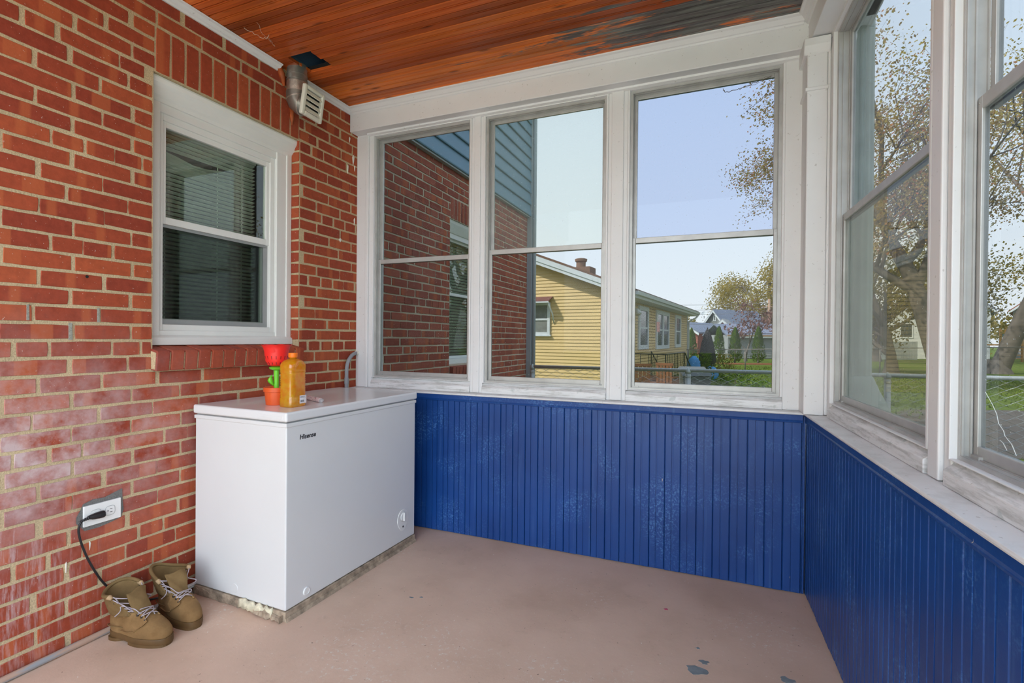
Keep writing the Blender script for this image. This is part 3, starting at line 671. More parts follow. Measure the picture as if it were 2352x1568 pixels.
# ---- toy flower pot
MT['toyred'] = plain('red_plastic', (0.86, 0.028, 0.022), 0.35, 0, .03); MT['toygreen'] = plain('green_plastic', (0.16, 0.60, 0.03), 0.35, 0, .03); MT['toyorange'] = plain('terracotta_plastic', (0.72, 0.10, 0.018), 0.4, 0, .03)
LT = 0.913
MT['slit'] = plain('slit_shade_red', (0.16, 0.006, 0.006), .6)  # solid bars; the shade inside the slits is put into their colour
fp = thing('toy_flower', 'plastic toy flower with red cup bloom and green stem in an orange pot', 'toy', (0.376, -1.032, LT))
MB().lathe([(.045, 0), (.047, .002), (.053, .062), (.0575, .064), (.0585, .084), (.056, .085), (.054, .083), (.052, .070), (.0, .070)], 32, cap1=False).build('pot', MT['toyorange'], fp, smooth=True, auto=35)
st = MB().tube([(.0, .0, .068), (0, 0, .12), (0, 0, .172)], [.0125, .0115, .0125], 14)
st.lathe([(.013, .166), (.030, .172), (.034, .180), (.020, .186), (.0, .186)], 20, cap1=False).build('stem', MT['toygreen'], fp, smooth=True, auto=50)
lf = []
for i in range(7):
    t_ = i / 6; w = .014 * math.sin(math.pi * min(1, t_ * .92 + .08)); z = .092 + .05 * t_; o_ = -.012 - .012 * math.sin(t_ * 2.6)
    lf.append([(o_ * .6 - w * .4, o_ * .9 - w, z), (o_ * .6, o_ * .9 - .006, z + .002), (o_ * .6 + w, o_ * .9 + w * .2, z), (o_ * .6, o_ * .9, z - .003)])
MB().loft(lf, caps=True).build('leaf', MT['toygreen'], fp, smooth=True)
def petal(i, a, r, z):
    if i >= 7: k = 1 + .035 * math.cos(6 * a); return r * k, z + .0025 * math.cos(6 * a)
    return r, z
cup = MB().lathe([(.018, .186), (.040, .192), (.049, .212), (.053, .235), (.055, .258), (.058, .270), (.060, .278), (.067, .288), (.070, .290), (.064, .286), (.057, .270), (.050, .235), (.044, .212), (.0, .196)], 48, fn=petal, cap1=False).build('bloom', MT['toyred'], fp, smooth=True, auto=60)
for k in range(16):
    a = 2 * math.pi * k / 16
    MB().prism([(.0415, .196), (.0440, .196), (.0545, .236), (.0520, .236)], 'y', -.0014, .0014).xf(Matrix.Rotation(a, 4, 'Z')).build('slit', MT['slit'], cup)
# ---- orange bottle
def mk_juice():
    m = bpy.data.materials.new('orange_liquid'); m.use_nodes = True; nt = m.node_tree; nt.nodes.clear(); out = nt.nodes.new('ShaderNodeOutputMaterial')
    co = objco(nt); k = noise(nt, co, 40, 4)
    col = ramp(nt, k, [(0.3, (1.0, 0.36, 0.006)), (0.7, (1.0, 0.60, 0.03))])
    tl = nd(nt, 'ShaderNodeBsdfTranslucent', {'Color': col}).outputs[0]; df = nd(nt, 'ShaderNodeBsdfDiffuse', {'Color': col}).outputs[0]
    tr_ = nd(nt, 'ShaderNodeBsdfTransparent', {'Color': (1.0, 0.55, 0.06, 1)}).outputs[0]; gl = nd(nt, 'ShaderNodeBsdfGlossy', {'Roughness': 0.06}).outputs[0]
    a = nd(nt, 'ShaderNodeMixShader', {0: 0.5, 1: tl, 2: df}).outputs[0]; b = nd(nt, 'ShaderNodeMixShader', {0: 0.16, 1: a, 2: tr_}).outputs[0]
    lw = nd(nt, 'ShaderNodeLayerWeight', {'Blend': 0.35}).outputs['Fresnel']
    c = nd(nt, 'ShaderNodeMixShader', {0: math_(nt, 'ADD', math_(nt, 'MULTIPLY', lw, .6), .06), 1: b, 2: gl}).outputs[0]
    nt.links.new(c, out.inputs[0]); return m
MT['juice'] = mk_juice(); MT['cap'] = plain('orange_cap', (0.90, 0.20, 0.01), 0.4)
MT['sticker'] = plain('sticker_paper', (0.80, 0.76, 0.78), 0.6, 0, .03)
bt = thing('orange_bottle', 'ribbed clear plastic bottle of orange liquid with orange cap', 'bottle', (0.500, -1.050, LT), math.radians(3)); bt.scale = (.88, .88, 1.0)
def sq(r, z, p=4.0, n=40, ky=.78):
    o_ = []
    for i in range(n):
        a = 2 * math.pi * i / n; c_, s_ = math.cos(a), math.sin(a); d = (abs(c_) ** p + abs(s_) ** p) ** (-1 / p); o_.append((r * d * c_ * ky, r * d * s_, z))
    return o_
rings = []; zz = 0
prof = [(.052, 0), (.058, .004), (.059, .012), (.059, .042)]
for i in range(22): prof.append((.0555 + (.0028 if i % 2 else 0), .046 + i * .0056))
prof += [(.058, .172), (.059, .188), (.0575, .200), (.052, .210), (.043, .217), (.028, .222), (.019, .226)]
for r, z in prof: rings.append(sq(r, z, 4.5 if z < .205 else 2.6, ky=.80 if z < .2 else (.80 + .2 * min(1, (z - .2) / .02))))
MB().loft(rings, caps=True).build('bottle_body', MT['juice'], bt, smooth=True)
MB().lathe([(.019, .224), (.019, .232), (.0215, .233), (.0215, .234)], 24).build('neck', MT['juice'], bt, smooth=True)
MB().lathe([(.0225, .232), (.0235, .234), (.0235, .252), (.022, .2535)], 30, fn=lambda i, a, r, z: (r * (1 + .012 * math.cos(30 * a)), z)).build('screw_cap', MT['cap'], bt, smooth=True, auto=40)
lb = MB().box(.0, .0007, -.024, .024, .012, .050).build('price_label', MT['sticker'], bt, loc=(.0476, .022, .003))
for k, (a, b, zc, hh) in enumerate([(-.020, .018, .044, .0016), (-.020, .004, .040, .0014), (.002, .020, .036, .001)]): MB().box(.0007, .0009, a, b, zc - hh / 2, zc + hh / 2).build('print_line', MT['ink'], lb)
for k in range(11): MB().box(.0007, .0009, -.018 + k * .0024, -.018 + k * .0024 + (.0014 if k % 3 else .0008), .018, .028).build('bar', MT['ink'], lb)
# ---- candy roll / tube
MT['clear'] = mk_glass('clear_plastic_tip', (0.85, 0.9, 0.92), 1.5, .05, milk=.3)
def mk_print():
    m, nt, b = newmat('pink_printed_wrapper'); co = objco(nt)
    v = nd(nt, 'ShaderNodeTexVoronoi', {'Vector': co, 'Scale': 62.0})
    c = mixc(nt, ramp(nt, v.outputs['Distance'], [(.20, 1.0), (.26, 0.0)]), (0.80, 0.68, 0.70), (0.62, 0.07, 0.16))
    c = mixc(nt, ramp(nt, noise(nt, mapping(nt, co, (1, 1, 1), (4, 1, 2)), 70, 2), [(.64, 0.0), (.67, .8)]), c, (0.12, 0.10, 0.12))
    nt.links.new(c, b.inputs['Base Color']); setb(b, rough=.3); return m
MT['print'] = mk_print()
ct = thing('printed_tube', 'small pink and white printed tube lying on the freezer lid', 'tube', (0.452, -0.862, LT + .0118), math.radians(-24))
rx = Matrix.Rotation(math.radians(90), 4, 'Y')
MB().lathe([(.0112, -.085), (.0115, -.08), (.0115, .078), (.0112, .080)], 20).xf(rx).build('wrapper', MT['print'], ct, smooth=True, auto=40)
MB().lathe([(.0105, .078), (.0108, .090), (.0085, .097), (.004, .100)], 20).xf(rx).build('clear_tip', MT['clear'], ct, smooth=True)

# ---- boots
def mk_suede(name, c0, c1):
    m, nt, b = newmat(name); co = objco(nt)
    n1 = noise(nt, co, 14, 5, .6); n2 = noise(nt, co, 220, 3)
    c = ramp(nt, n1, [(0.25, c0), (0.7, c1)]); c = mixc(nt, ramp(nt, noise(nt, co, 7, 3), [(.58, 0.0), (.75, .45)]), c, tuple(x * .45 for x in c0))
    nt.links.new(c, b.inputs['Base Color']); setb(b, rough=.85, spec=.2); bump(nt, b, n2, .3, .002); return m
MT['suede'] = mk_suede('tan_suede', (0.165, 0.088, 0.032), (0.31, 0.185, 0.078)); MT['nylon'] = mk_suede('khaki_nylon', (0.145, 0.088, 0.034), (0.235, 0.150, 0.064)); MT['lining'] = mk_suede('boot_lining', (0.10, 0.066, 0.028), (0.17, 0.115, 0.052))
MT['pull'] = mk_suede('pale_pull_tab', (0.42, 0.28, 0.15), (0.55, 0.39, 0.22))
MT['sole'] = plain('brown_rubber_sole', (0.115, 0.060, 0.018), .6, 0, .2, 20); MT['lace'] = plain('grey_lilac_lace', (0.42, 0.36, 0.38), .8, 0, .2, 60); MT['eyelet'] = plain('dark_eyelet', (0.08, .07, .06), .4, .6)
def foot(L, Wd, z, xf=None, xb=0.0, k=1.0, n=40):
    # closed foot outline; xf = front extent, xb = back extent
    xf = L if xf is None else xf; o_ = []
    for i in range(n):
        a = 2 * math.pi * i / n; c_, s_ = math.cos(a), math.sin(a)
        t_ = (1 - c_) / 2       # 0 front .. 1 back
        x = xb + (xf - xb) * (1 - t_) 
        frac = x / L
        wd = Wd * (0.80 + .20 * math.cos((frac - .70) * 2.6)) * (1.0 if frac > .55 else (.80 + .2 * abs(frac - .28) / .28 if frac < .55 else 1))
        o_.append((x, (abs(s_) ** .72) * math.copysign(1, s_) * wd / 2 * k + .006 * math.sin(frac * 3.1) , z))
    return o_
def boot(name, label, loc, rz, splay, seed, lean):
    t = thing(name, label, 'boot', loc, rz, 'pair of worn tan boots'); L, Wd = .302, .112; rr = random.Random(seed)
    s1 = MB().loft([foot(L, Wd, .010, k=.97), foot(L, Wd, .014, k=1.03), foot(L, Wd, .031, k=1.04), foot(L, Wd, .035, k=1.0)], caps=True)
    sole = s1.build('sole', MT['sole'], t, smooth=True, auto=40)
    hl = [(max(.004, x), y, z) for x, y, z in foot(.302, Wd, 0.0, xf=.094, k=.93)]; MB().loft([hl, [(x, y, .013) for x, y, z in hl]], caps=True).build('heel', MT['sole'], sole, smooth=True, auto=40)
    ff = [(x if x > .13 else .13, y, z) for x, y, z in foot(L - .004, Wd, 0.0, k=1.0)]; MB().loft([ff, [(x, y, .013) for x, y, z in ff]], caps=True).build('tread', MT['sole'], sole)
    # lower upper: slices
    sl = [(.033, .298, .002, 1.0), (.045, .299, .000, 1.0), (.058, .296, -.001, .99), (.068, .289, -.002, .97), (.076, .278, -.002, .95), (.083, .262, -.001, .93), (.089, .244, .000, .91), (.096, .226, .001, .89), (.106, .205, .003, .86), (.118, .186, .006, .83), (.128, .174, .008, .80)]
    rings = [[(x + .0015 * math.sin(i * 1.3 + z * 90), y * (1 + .02 * math.sin(z * 120 + i * .4)), z) for i, (x, y, z) in enumerate(foot(L, Wd, z, xf=xf, xb=xb, k=k))] for z, xf, xb, k in sl]
    up_ = MB().loft(rings).build('upper', MT['suede'], t, smooth=True)
    sd_ = up_.modifiers.new('s', 'SOLIDIFY'); sd_.thickness = .004; sd_.offset = -1
    ss = up_.modifiers.new('sub', 'SUBSURF'); ss.levels = 1; ss.render_levels = 1
    # shaft: open C sections, splayed in front
    rings = []; top = .205
    for i in range(8):
        q = i / 7; z = .110 + (top - .110) * q; gap = .55 + splay * q; r_x = .066 + .016 * q; r_y = .040 + .022 * q; cx = .078 - .010 * q + lean * q * q
        ring = []
        for j in range(29):
            a = gap + (2 * math.pi - 2 * gap) * j / 28
            wob = 1 + .05 * math.sin(3 * a + seed + 4 * q) * q
            drop = -.030 * q * (abs(a - math.pi) / math.pi) ** 2 + .012 * q * math.cos(a * 2 + seed)
            ring.append((cx + r_x * math.cos(a) * wob * 1.08, r_y * math.sin(a) * wob * 1.12 + lean * .4 * q, z + drop))
        rings.append(ring)
    sh = MB().loft(rings, closed=False).build('shaft', MT['nylon'], t, smooth=True)
    m_ = sh.modifiers.new('s', 'SOLIDIFY'); m_.thickness = .007; m_.offset = 0; m_ = sh.modifiers.new('sub', 'SUBSURF'); m_.levels = m_.render_levels = 1
    MB().tube([Vector(p) + Vector((0, 0, .002)) for p in rings[-1]], .0075, 8).build('padded_collar', MT['nylon'], sh, smooth=True)
    for e_ in (0, -1):
        p = Vector(rings[-1][e_]); q_ = Vector(rings[-1][1 if e_ == 0 else -2]); d = (p - q_).normalized()
        MB().tube([p - d * .012 + Vector((0, 0, -.004)), p + d * .004, p + d * .016 + Vector((0, 0, -.006))], [.006, .010, .006], 8).build('pull_tab', MT['pull'], sh, smooth=True)
        # leather eyelet facing strip
        fs = [Vector(r[e_]) for r in rings]; st_ = [Vector(r[3 if e_ == 0 else -4]) for r in rings]
        MB().loft([[tuple(a + (a - b) * .10), tuple(a.lerp(b, .5) + Vector((0, math.copysign(.004, a.y), .002))), tuple(b + Vector((0, math.copysign(.003, a.y), 0)))] for a, b in zip(fs, st_)], closed=False).build('eyelet_facing', MT['suede'], sh, smooth=True)
        for k in (1, 3, 5, 6):
            MB().lathe([(.0050, -.003), (.0050, .003), (.0025, .0035)], 10, c=tuple(fs[k].lerp(st_[k], .35))).build('eyelet', MT['eyelet'], sh)
    # tongue, folded forward
    rg = []
    for i in range(9):
        q = i / 8; z = .088 + .125 * q; x = .205 - .105 * q + .03 * q * q; w = .030 + .018 * q
        rg.append([(x + .010 * math.cos(v * 1.5) - .010 + .006 * math.sin(q * 9 + v * 3 + seed), v * w, z + .006 * math.sin(v * 4 + q * 7)) for v in (-1, -.66, -.33, 0, .33, .66, 1)])
    tg = MB().loft(rg, closed=False).build('tongue', MT['nylon'], t, smooth=True)
    m_ = tg.modifiers.new('s', 'SOLIDIFY'); m_.thickness = .006; m_ = tg.modifiers.new('sub', 'SUBSURF'); m_.levels = m_.render_levels = 1
    # toe seam, quarter panel, heel counter edges (raised seams)
    for z, xf_, k_ in ((.055, .1, 1.02),):
        pts = [p for p in foot(L, Wd, .05, xf=.13, xb=-.003, k=1.02) if p[0] < .10]
        pts = sorted(pts, key=lambda p: math.atan2(p[1], p[0] - .12) % (2 * math.pi)); MB().tube([(x, y * 1.01, .050 + .018 * abs(y) / .05) for x, y, _ in pts], .0018, 6).build('heel_seam', MT['nylon'], up_)
    for s_ in (-1, 1):
        MB().tube([(.196, s_ * .0445, .080), (.170, s_ * .0505, .062), (.125, s_ * .0475, .052), (.085, s_ * .0455, .056)], .0022, 6).build('vamp_seam', MT['suede'], up_)
        pn = [(.215, s_ * .028, .098), (.205, s_ * .0415, .085), (.178, s_ * .0485, .070), (.150, s_ * .0465, .088), (.158, s_ * .0365, .118), (.185, s_ * .020, .124)]
        mb = MB(); pin = [tuple(Vector(p) + Vector((0.003, s_ * .0035, .003))) for p in pn]; mb.add(pin + pn, [tuple(range(6))] + [(i, (i + 1) % 6, 6 + (i + 1) % 6, 6 + i) for i in range(6)])
        mb.build('lace_stay', MT['suede'], up_)
        for k, (x, y, z) in enumerate([(.205, .030, .104), (.190, .033, .115), (.174, .036, .122)]):
            MB().lathe([(.0045, -.002), (.0045, .004), (.002, .004)], 10, c=(x, s_ * y, z)).build('eyelet', MT['eyelet'], up_)
    # laces
    def lace(pts, n=5):
        P = [Vector(p) for p in pts]; out = []
        for i in range(len(P) - 1):
            p0, p1, p2, p3 = P[max(i - 1, 0)], P[i], P[i + 1], P[min(i + 2, len(P) - 1)]
            for k in range(n):
                u = k / n; out.append(.5 * ((2 * p1) + (p2 - p0) * u + (2 * p0 - 5 * p1 + 4 * p2 - p3) * u * u + (3 * p1 - p0 - 3 * p2 + p3) * u ** 3))
        out.append(P[-1]); MB().tube(out, .0021, 5).build('lace', MT['lace'], t, smooth=True)
    for (x, y, z), (x2, y2, z2) in (((.205, .030, .108), (.190, -.033, .119)), ((.205, -.030, .108), (.190, .033, .119)), ((.190, .033, .119), (.174, -.036, .127)), ((.190, -.033, .119), (.174, .036, .127))):
        lace([(x, y, z), ((x + x2) / 2 + .006, 0, (z + z2) / 2 + .010), (x2, y2, z2)])
    for k in range(6):
        a0 = Vector(rings[k + 1][0]) if k % 2 else Vector((.174, .036, .127)); b0 = Vector(rings[min(7, k + 2)][-1])
        mid = (a0 + b0) / 2 + Vector((.035 + rr.uniform(-.015, .02), rr.uniform(-.02, .02), -.02 + rr.uniform(-.015, .015)))
        lace([a0, a0.lerp(mid, .5) + Vector((.008, rr.uniform(-.01, .01), .004)), mid, b0.lerp(mid, .5) + Vector((.008, rr.uniform(-.012, .012), .002)), b0])
    for e_ in (0, -1):
        p = Vector(rings[-1][e_]); lace([p, p + Vector((.020, .008 * (1 if e_ else -1), -.004)), p + Vector((.030, .020 * (1 if e_ else -1), -.035)), p + Vector((.045, .012, -.055)), p + Vector((.030, 0, -.075))])
    return t
boot('combat_boot', 'nearer tan suede boot with splayed collar and loose grey laces', (0.052, -1.562, 0), math.radians(10), 1.0, 2, .0).scale = (.95, .95, .98)
boot('combat_boot', 'tan suede boot behind, its toe towards the freezer', (0.046, -1.360, 0), math.radians(-7), .75, 5, .004).scale = (.95, .95, .98)

# ---- outlet, plug and cord
ot = thing('wall_outlet', 'white horizontal outlet plate with two sockets on the brick wall', 'outlet', (0.0, -1.578, 0.510))
MB().box(.005, .014, -.068, .068, -.0415, .0415).build('cover_plate', MT['plate'], ot, bevel=.002)
for s_ in (-1, 1):
    sc = MB().prism([(s_ * .026 + .0165 * (abs(math.cos(a)) ** .7) * math.copysign(1, math.cos(a)), .0175 * (abs(math.sin(a)) ** .55) * math.copysign(1, math.sin(a))) for a in [2 * math.pi * i / 28 for i in range(28)]], 'x', .013, .0155).build('socket', MT['plate'], ot, bevel=.0008)
    for zz in (-.0065, .0065): MB().box(.0150, .0158, s_ * .026 - .001, s_ * .026 + .008, zz - .0011, zz + .0011).build('slot', MT['void'], sc)
    MB().lathe([(.0024, 0), (.0022, .0006)], 10).xf(Matrix.Translation((.0153, s_ * .026 - .0085, 0)) @ rx).build('slot', MT['void'], sc)
    MB().tube([(.0150, s_ * .026 + .0185 * (abs(math.cos(a)) ** .7) * math.copysign(1, math.cos(a)), .0195 * (abs(math.sin(a)) ** .55) * math.copysign(1, math.sin(a))) for a in [2 * math.pi * i / 28 for i in range(28)]], .0006, 4, closed=True).build('socket_line', MT['screenframe'], ot)
cd = thing('power_cord', 'black plug and cord running from the outlet down behind the boots', 'cord', (0, 0, 0))
MB().loft([[(.017 + a * .9, y_, .507 + b) for a, b in ((0, -.012 * k), (.016 * k, -.014 * k), (.026 * k, -.007 * k), (.026 * k, .007 * k), (.016 * k, .014 * k), (0, .012 * k))] for y_, k in ((-1.580, .6), (-1.582, 1.0), (-1.600, 1.0), (-1.622, .72), (-1.636, .48))], caps=True).build('plug', MT['black'], cd, bevel=.001)
for k in range(5): MB().lathe([(.0055 - k * .0004, -.0022), (.0068 - k * .0004, 0), (.0055 - k * .0004, .0022)], 12).xf(Matrix.Translation((.028, -1.639 - k * .006, .5065 - k * .0012)) @ Matrix.Rotation(math.radians(90), 4, 'X')).build('strain_relief', MT['black'], cd)
cp = [(.028, -1.635, .507), (.028, -1.655, .503), (.026, -1.667, .488), (.024, -1.668, .455), (.022, -1.655, .40), (.021, -1.635, .34), (.021, -1.608, .275), (.014, -1.575, .215), (.012, -1.54, .165), (.012, -1.50, .125), (.014, -1.44, .085), (.018, -1.40, .062), (.016, -1.36, .050), (.014, -1.33, .040)]
P = [Vector(p) for p in cp]; out = []
for i in range(len(P) - 1):
    p0, p1, p2, p3 = P[max(i - 1, 0)], P[i], P[i + 1], P[min(i + 2, len(P) - 1)]
    for k in range(5):
        u = k / 5; out.append(.5 * ((2 * p1) + (p2 - p0) * u + (2 * p0 - 5 * p1 + 4 * p2 - p3) * u * u + (3 * p1 - p0 - 3 * p2 + p3) * u ** 3))
out.append(P[-1]); MB().tube(out, .0042, 10).build('cord', MT['black'], cd, smooth=True)

# ---- conduits and paint tube
o = MB().tube([(.020, YB, .0125), (.020, -2.0, .0125), (.019, -1.25, .0125), (.019, -1.216, .0125)], .0125, 14).build('conduit_pipe', MT['floor_conduit'], smooth=True, auto=50); tag(o, 'grey paint-smeared conduit along the foot of the brick wall', 'pipe')
cb = thing('conduit_elbow', 'grey plastic conduit bending from behind the freezer into the window jamb', 'pipe')
arc = [(.020, -.118, .01)] + [(.020, -.118, .935)] + [(.020, -.118 + .105 * (1 - math.cos(a)), 1.015 + .118 * math.sin(a)) for a in [math.radians(x) for x in range(0, 91, 10)]] + [(.020, .0, 1.134)]
MB().tube(arc, .0125, 14).build('pipe', MT['conduit'], cb, smooth=True)
MB().tube([(.020, -.118, .925), (.020, -.118, .965)], .0150, 14).build('coupling', MT['conduit'], cb, smooth=True, auto=40)
MB().tube([(.020, -.022, 1.134), (.021, .0, 1.134)], .0150, 14).build('coupling', MT['drip'], cb, smooth=True, auto=40)
pt = thing('marker_tube', 'white cylindrical marker lying between boots and freezer base', 'marker', (.0225, -1.232, .0368), math.radians(90))
MB().lathe([(.0115, -.075), (.012, -.073), (.012, .055)], 18).xf(rx).build('barrel', MT['plate'], pt, smooth=True, auto=40)
MT['ggreen'] = plain('green_print', (0.03, 0.12, 0.08), .5); MT['brownend'] = plain('brown_cap', (0.42, 0.24, 0.12), .6)
MB().lathe([(.012, .055), (.012, .078), (.010, .080)], 18).xf(rx).build('cap', MT['brownend'], pt, smooth=True, auto=40)
MB().box(-.055, .045, -.0121, -.0117, -.0045, .0045).build('green_band', MT['ggreen'], pt)
MB().box(-.050, .040, -.0123, -.0119, -.0030, .0030).build('band_inlay', MT['plate'], pt)

# ---- dryer duct and vent hood
dv = thing('dryer_vent', 'galvanised dryer duct with a white louvred hood at the ceiling corner', 'vent', (0, 0, 0))
cx, cy = 0.066, -0.612
def ell(pts, r, nm, m, par=dv, n=20): return MB().tube(pts, r, n).build(nm, m, par, smooth=True, auto=50)
ell([(cx, cy, 2.72), (cx, cy, CZ + .02)], .056, 'duct_pipe', MT['greymetal'])
ell([(cx, cy, 2.735), (cx, cy, 2.742)], .0585, 'duct_bead', MT['greymetal']); ell([(cx, cy, 2.765), (cx, cy, 2.771)], .0580, 'duct_bead', MT['greymetal'])
ell([(cx, cy, 2.665), (cx, cy, 2.725)], .0575, 'foil_wrap', MT['foil'])
bend = [Vector((cx, cy, 2.668)), Vector((cx, cy, 2.640)), Vector((cx + .006, cy + .004, 2.615)), Vector((cx + .022, cy + .010, 2.600)), Vector((cx + .044, cy + .018, 2.594)), Vector((cx + .072, cy + .026, 2.592))]
ell(bend, [.060, .060, .0595, .058, .056, .055], 'elbow', MT['greymetal'])
for k in (1, 3): ell([bend[k], bend[k] + (bend[k + 1] - bend[k]).normalized() * .006], .0612, 'duct_bead', MT['foil'])
zax = Vector((.98, .06, -.16)).normalized(); xax = Vector((-.06, 1, .0)).normalized(); xax = (xax - zax * xax.dot(zax)).normalized(); yax = zax.cross(xax)
HM = Matrix((xax, yax, zax)).transposed().to_4x4(); HM.translation = Vector((cx + .082, cy + .034, 2.606))
hm_ = MB()
for (a0, a1, b0, b1) in ((-.084, -.060, -.084, .084), (.062, .084, -.084, .084), (-.060, .062, -.084, -.058), (-.060, .062, .064, .084)): hm_.box(a0, a1, b0, b1, -.010, .014)
hm_.xf(HM).build('hood_frame', MT['cream_plastic'], dv, bevel=.006)
MB().box(-.072, .072, -.072, .072, -.016, -.009).xf(HM).build('hood_back', MT['void'], dv)
for k in range(4):
    b_ = -.044 + k * .031
    MB().prism([(b_ - .013, .010), (b_ - .011, .013), (b_ + .011, .002), (b_ + .009, -.001)], 'x', -.062, .062).xf(HM).build('louvre', MT['cream_plastic'], dv)
MB().tube([Vector((0.004, -.685, 2.79)), Vector((.012, -.672, 2.76)), Vector((.010, -.655, 2.70))], [.020, .018, .006], 8).build('sealant', MT['caulk'], dv, smooth=True)
MB().tube([Vector((0.012, -.60, 2.60)), Vector((.010, -.595, 2.54)), Vector((.006, -.592, 2.50))], [.014, .012, .004], 8).build('sealant', MT['caulk'], dv, smooth=True)

# ================================================================== OUTSIDE
GZ = -0.28
def mk_grass(name, dark, mid, lite):
    m, nt, b = newmat(name); wc = worldco(nt)
    n1 = noise(nt, wc, .35, 4, .6); n2 = noise(nt, wc, 9, 5, .7); n3 = noise(nt, wc, 60, 3, .7)
    c = ramp(nt, n1, [(.3, mid), (.7, lite)]); c = mixc(nt, ramp(nt, n2, [(.35, .75), (.62, 0.0)]), c, dark)
    c = mixc(nt, 1.0, c, ramp(nt, n3, [(.25, .65), (.75, 1.3)]), 'MULTIPLY')
    nt.links.new(c, b.inputs['Base Color']); setb(b, rough=.9, spec=.1); bump(nt, b, n3, .8, .03); return m
MT['grass'] = mk_grass('lawn_soil', (0.08, 0.115, 0.022), (0.135, 0.20, 0.030), (0.19, 0.26, 0.045))
MT['blade'] = mk_grass('grass_blade', (0.10, 0.145, 0.024), (0.17, 0.25, 0.034), (0.24, 0.32, 0.05))
MT['asphalt'] = mk_mortar('asphalt', (0.155, 0.135, 0.115)); MT['mulch'] = mk_mortar('red_mulch', (0.26, 0.10, 0.05))
g = MB().box(-60, 140, 0.16, 190, GZ - .5, GZ).box(2.98, 140, -60, 0.16, GZ - .5, GZ).box(-30, 2.98, -60, YB - .11, GZ - .5, GZ).box(-.02, 3.0, YB - .1, .16, GZ - .5, -.13)
g = g.build('ground', MT['grass']); struct(g, 'lawn outside the porch', 'lawn')
MT['concrete'] = mk_mortar('bounce_slab_concrete', (0.52, 0.50, 0.47))  # colour of the added slab, pale and neutral for bounce light
o = MB().box(.03, 7.2, -16.0, YB - .14, GZ, GZ + .10).box(3.45, 7.2, YB - .14, 2.2, GZ, GZ + .10).build('bounce_slab', MT['concrete']); tag(o, 'unseen pale concrete slab added around the open porch end to bounce daylight', 'bounce slab')  # slab out of view, added to reflect neutral daylight into the porch
pp = [(4.6, 7.4), (5.6, 9.6), (6.3, 10.9), (8.3, 11.75), (12, 12.6), (30, 16), (30, 8), (12, 6.8), (7.5, 6.0), (5.5, 5.6), (4.2, 5.4)]
o = MB().prism(pp, 'z', GZ - .05, GZ + .012).build('asphalt_path', MT['asphalt']); tag(o, 'worn asphalt path crossing the lawn beyond the fence', 'path')
o = MB().prism([(3.0, 31.5), (5.6, 32.4), (8, 33.6), (8, 35.6), (2.2, 33.4)], 'z', GZ - .05, GZ + .03).build('mulch_bed', MT['mulch']); tag(o, 'red mulch bed at the foot of the arborvitae hedge', 'mulch')
# grass blades on the visible strips
mb = MB(); rg_ = random.Random(3)
for (xa, xb, ya, yb, n_, hh) in ((3.6, 9.5, 3.6, 5.6, 2600, .10), (6, 22, 11.5, 26, 9000, .09), (2.2, 8, 7, 30, 7000, .10)):
    for i in range(n_):
        x = rg_.uniform(xa, xb); y = rg_.uniform(ya, yb); a = rg_.uniform(0, 3.14); h = hh * rg_.uniform(.5, 1.2); w = .012 * rg_.uniform(.8, 2.2); lx, ly = rg_.uniform(-.05, .05), rg_.uniform(-.05, .05)
        dx, dy = math.cos(a) * w, math.sin(a) * w
        if 5.4 < y < 12.2 and x > 4 and (y > 5.4 + (x - 4) * .12) and (y < 7.2 + (x - 4.5) * 1.35): continue
        mb.add([(x - dx, y - dy, GZ), (x + dx, y + dy, GZ), (x + lx, y + ly, GZ + h)], [(0, 1, 2)])
o = mb.build('grass', MT['blade'], g, kind='stuff')

# ---- the house's own brick wall beyond the porch
ew = MB(); EO = (1.340, 2.185, 0.985, 2.385)
ew.box(-.16, -.006, .14, EO[0], -.4, 2.87); ew.box(-.16, -.006, EO[1], 3.452, -.4, 2.87); ew.box(-.16, -.006, EO[0], EO[1], -.4, EO[2]); ew.box(-.16, -.006, EO[0], EO[1], EO[3], 2.87)
ew.box(-6, -.16, 3.30, 3.452, -.4, 2.87)
ew = ew.build('wall_exterior', MT['emortar']); struct(ew, 'brick house wall outside the porch below blue siding', 'wall')
el = lay_bricks(ew, None, .16, 3.445, range(-22, 25), 1.175, 0.0677, 0.2165, .10, [(EO[0], EO[1], EO[2] - .06, EO[3]), (EO[0] + .01, EO[1] - .01, EO[3], EO[3] + .20)], (-13, -7, -1, 5, 11, 17))
el = [b for b in el if b[3] < 2.84]
def sc2(b):
    l, h, y, z = b; d = math.hypot(2.36, y + 2.853); ez = (z - 1.243) / d
    v = 1.0 if (-.21 < ez < .52 and y > .22) else -1
    return v / d ** 3 * l if v > 0 else -1 / l
commit_bricks(ew, el, -.002, MT['ebrick'], MT['ebrick_stuff'], sc2, 300)
ys = ticks(EO[0] + .005, EO[1] - .005, .0677)
for a, b in zip(ys[:-1], ys[1:]):
    o = put('brick', brick_mesh(.196, round((b - a - .011) / .002) * .002, R.randrange(3), MT['ebrick']), ew, (-.002, (a + b) / 2, EO[3] + .103)); o.rotation_euler = (math.radians(90), 0, 0)
for a, b in zip(ys[:-1], ys[1:]):
    MB().prism([(-.09, EO[2] - .085), (.03, EO[2] - .10), (.038, EO[2] - .02), (-.09, EO[2] + .005)], 'y', a + .005, b - .005).build('brick', MT['ebrick'], ew, bevel=.003)
for k in range(-3, 18):
    zc = 1.175 + k * .0677 + .0339
    if zc < EO[3] - .02:
        o = put('brick', brick_mesh(.088, .056, R.randrange(3), MT['ebrick']), ew, (-.0495, EO[1] - .003, zc)); o.rotation_euler = (0, 0, math.radians(-90))
w8 = struct(thing('window_8', 'white window in the outer brick wall seen through the porch glass', 'window'))
a, b, za, zb = EO
